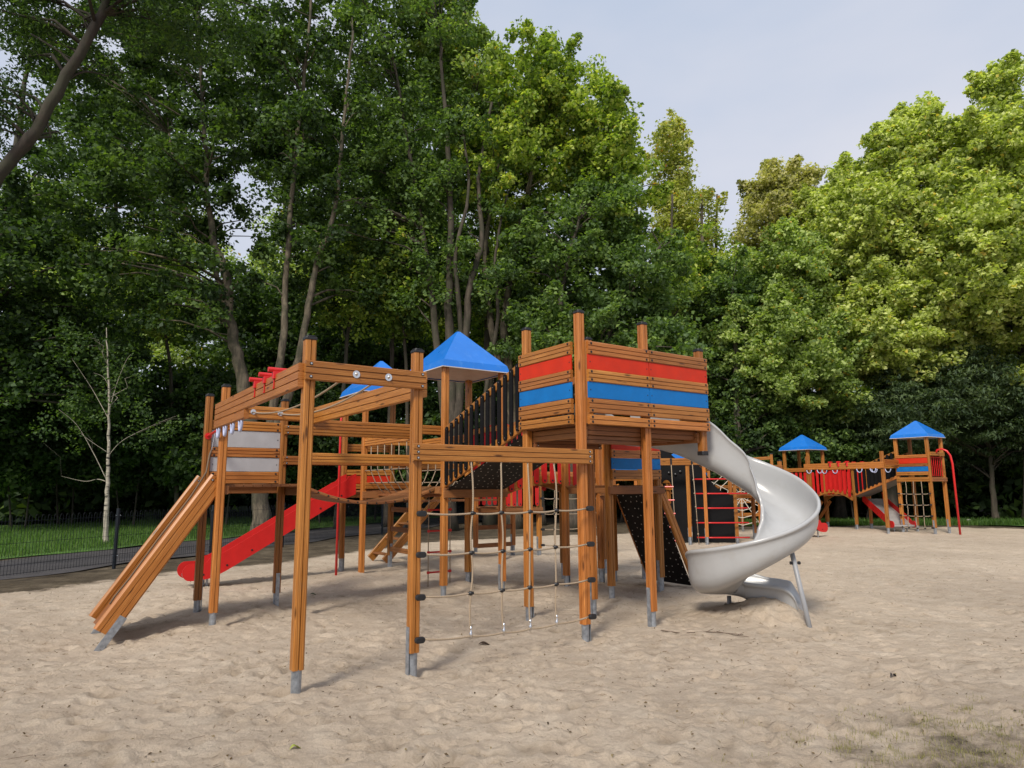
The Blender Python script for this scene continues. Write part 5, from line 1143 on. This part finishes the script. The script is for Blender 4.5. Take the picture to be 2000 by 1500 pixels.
straight_slide(Q, .9, 2.35, -.55, -.83, 1.7, 1.05, width=.70, wall=.17, bed=plain('worn_grey_bed', (.30, .28, .27), .5))
low_t = Thing('slide_platform', (7.0, 19.2, 0), 'low wooden platform with a red slide ending just right of the spiral slide', 'play platform')
Lp = Frame((6.75, 18.55), R(33), low_t)
for (x, y) in ((0, 0), (.97, 0), (0, .97), (.97, .97)): post(Lp, x, y, 2.25, 0, plate=(-1, 0))
deck(Lp, -.03, 1.0, .05, .92, 1.30, 'y')
for z in (1.22, 1.75, 2.05): rail(Lp, (0, 0, z), (.97, 0, z), .10, 2, off=(0, -.07)); rail(Lp, (0, .97, z), (.97, .97, z), .10, 2, off=(0, .07))
rail(Lp, (0, 0, 2.05), (0, .97, 2.05), .10, 2, off=(-.07, 0))
straight_slide(Lp, 1.0, .5, 1, 0, 2.35, 1.32, width=.45, wall=.24)

# ------------------------------------------------------------------ climbing wall frame behind the spiral slide
wall_t = Thing('climbing_wall', (5.2, 18.9, 0), 'black climbing wall with wavy top, round hole and red bars behind the spiral slide', 'climbing wall')
Vw = Frame((4.05, 19.25), R(-14), wall_t)
def wavy(x0, x1, zf, name, hole=None):
    m = MB(); xs = np.linspace(x0, x1, 33); th = .02
    for i in range(32):
        a, b = xs[i], xs[i + 1]; segs = [(0, zf(a), 0, zf(b))]
        if hole:
            hx, hz, hr, hh = hole
            def hb(x): q = 1 - ((x - hx) / hr) ** 2; return hh * math.sqrt(q) if q > 0 else 0
            if hb(a) or hb(b): segs = [(0, hz - hb(a), 0, hz - hb(b)), (hz + hb(a), zf(a), hz + hb(b), zf(b))]
        for (l0, t0, l1, t1) in segs:
            k = len(m.v)
            for y in (-th / 2, th / 2): m.v += [Vw.W(a, y, l0), Vw.W(b, y, l1), Vw.W(b, y, t1), Vw.W(a, y, t0)]
            m.face([k, k + 1, k + 2, k + 3], [(0, 0)] * 4); m.face([k + 7, k + 6, k + 5, k + 4], [(0, 0)] * 4); m.face([k + 3, k + 2, k + 6, k + 7], [(0, 0)] * 4); m.face([k, k + 4, k + 5, k + 1], [(0, 0)] * 4)
    m.build(name, RUBBER, wall_t)
wavy(-.35, .95, lambda x: 2.78 - .55 * (1 / (1 + math.exp(-(x - .42) * 9))), 'wall_board', hole=(.32, 1.35, .17, .36))
wavy(.97, 2.1, lambda x: 2.35 - 1.10 * (1 / (1 + math.exp(-(x - 1.45) * 5.5))), 'wall_board')
for i in range(17):
    rr = random.Random(i + 3); x = rr.uniform(-.2, .95); z = rr.uniform(.3, 2.3)
    if abs(x - .32) < .28 and abs(z - 1.35) < .45: continue
    m = MB(); m.ball(Vw.W(x, -.035, z), .045, 0, 8, .8); m.build('climbing_hold', BLACKP, wall_t)
for (x, y, t, pl) in ((.90, -.55, 2.15, (-1, 0)), (1.34, -.55, 2.15, (-1, 0)), (2.14, -.15, 1.75, None), (-.5, -.55, 2.15, None)): post(Vw, x, y, t, 0, cap=False, plate=pl)
rail(Vw, (-.6, -.55, 2.20), (1.42, -.55, 2.20), .19, 3, name='beam', off=(0, -.06))
m = MB()
for x in (.15, .48): m.tube([Vw.W(x, -.64, 2.2), Vw.W(x + .02, -.64, 1.2), Vw.W(x + .05, -.62, .02)], .011, 6)
lad = m.build('rope_ladder', ROPE, wall_t, smooth=True)
for i in range(5):
    m = MB(); z = 1.52 - i * .36; m.tube([Vw.W(.12 + .01 * i, -.64, z), Vw.W(.52 + .01 * i, -.64, z)], .020, 8); m.build('red_rung', REDM, wall_t, lad)
m = MB(); m.tube([Vw.W(1.04, -.64, 2.2), Vw.W(1.08, -.64, 1.2), Vw.W(1.12, -.62, .0)], .011, 6)
for i in range(5): m.ball(Vw.W(1.05 + .015 * i, -.64, 1.7 - i * .36), .024, 0, 8)
m.build('knotted_rope', ROPE, wall_t, smooth=True)
for x in (.15, .48, 1.03):
    m = MB(); m.prism(Vw.W(x, -.64, 2.13), Vw.W(x, -.64, 2.29), rprof(.05, .04, .012)); m.build('rope_clamp', BLACKP, wall_t)
for i in range(5):
    m = MB(); z = 1.72 - i * .39; m.tube([Vw.W(1.08, -.48, z), Vw.W(1.5, -.48, z), Vw.W(2.45, -.26, z)], .019, 8); m.build('red_bar', REDM, wall_t, smooth=True)

# ------------------------------------------------------------------ spider web climbing net
web_t = Thing('web_net', (7.2, 22.6, 0), 'round white spider web rope net held between orange posts, behind the spiral slide', 'climbing net')
Vn = Frame((6.2, 22.9), R(-8), web_t); m = MB()
cx_, cz_ = 1.47, 1.15
for k in range(12):
    t = math.pi * k / 6; m.tube([Vn.W(cx_, 0, cz_), Vn.W(cx_ + 1.15 * math.cos(t), .1 * math.sin(3 * t), cz_ + 1.1 * math.sin(t))], .012, 5)
for r_ in (.22, .48, .74, 1.0):
    P = [Vn.W(cx_ + r_ * math.cos(t), .05, cz_ + r_ * .92 * math.sin(t)) for t in [math.pi * k / 12 for k in range(24)]]
    P = [p if i % 2 == 0 else lerp(p, Vn.W(cx_, .05, cz_), .04) for i, p in enumerate(P)]; m.tube(P, .014, 5, closed=True)
m.build('rope_web', plain('pale_rope', (.55, .50, .42), .8), web_t, smooth=True)
for (x, y, t) in ((-.25, 0, 2.5), (.55, .8, 2.1), (2.5, 0, 2.6), (1.6, .8, 2.3), (-.25, .9, 2.4)): post(Vn, x, y, t, 0)
for z in (.55, 1.0, 1.5, 2.2): rail(Vn, (-.25, .9, z), (2.5, .8, z), .11, 2, name='rail')
rail(Vn, (-.25, 0, 2.3), (2.5, 0, 2.45), .10, 2, name='rail')
# ------------------------------------------------------------------ two small towers even further back
for (ox, oy, lab, mat, ze, za) in ((6.0, 26.0, 'distant wooden tower with a dark grey roof seen between the high tower and the slide', plain('dark_roof_sheet', (.05, .055, .065), .5), 3.04, 3.42), (6.06, 23.2, 'distant wooden tower with a small blue roof just left of the spiral slide', ROOF, 2.41, 2.85)):
    t_ = Thing('play_tower', (ox, oy, 0), lab, 'play tower'); V = Frame((ox, oy), FA, t_)
    for (x, y) in ((0, 0), (.97, 0), (0, .97), (.97, .97)): post(V, x, y, ze + .05, 0, cap=False)
    roof(V, .485, .485, .62, ze, za, mat); deck(V, 0, .97, 0, .97, 1.3, 'y')
    boards(V, (0, 0), (.97, 0), [(2.0, 2.1, 'w'), (1.8, 1.99, 'b'), (1.65, 1.79, 'w'), (1.45, 1.6, 'r')], (0, -.07)); boards(V, (0, .97), (0, 0), [(2.0, 2.1, 'w'), (1.65, 1.79, 'w'), (1.4, 1.5, 'w')], (-.07, 0))
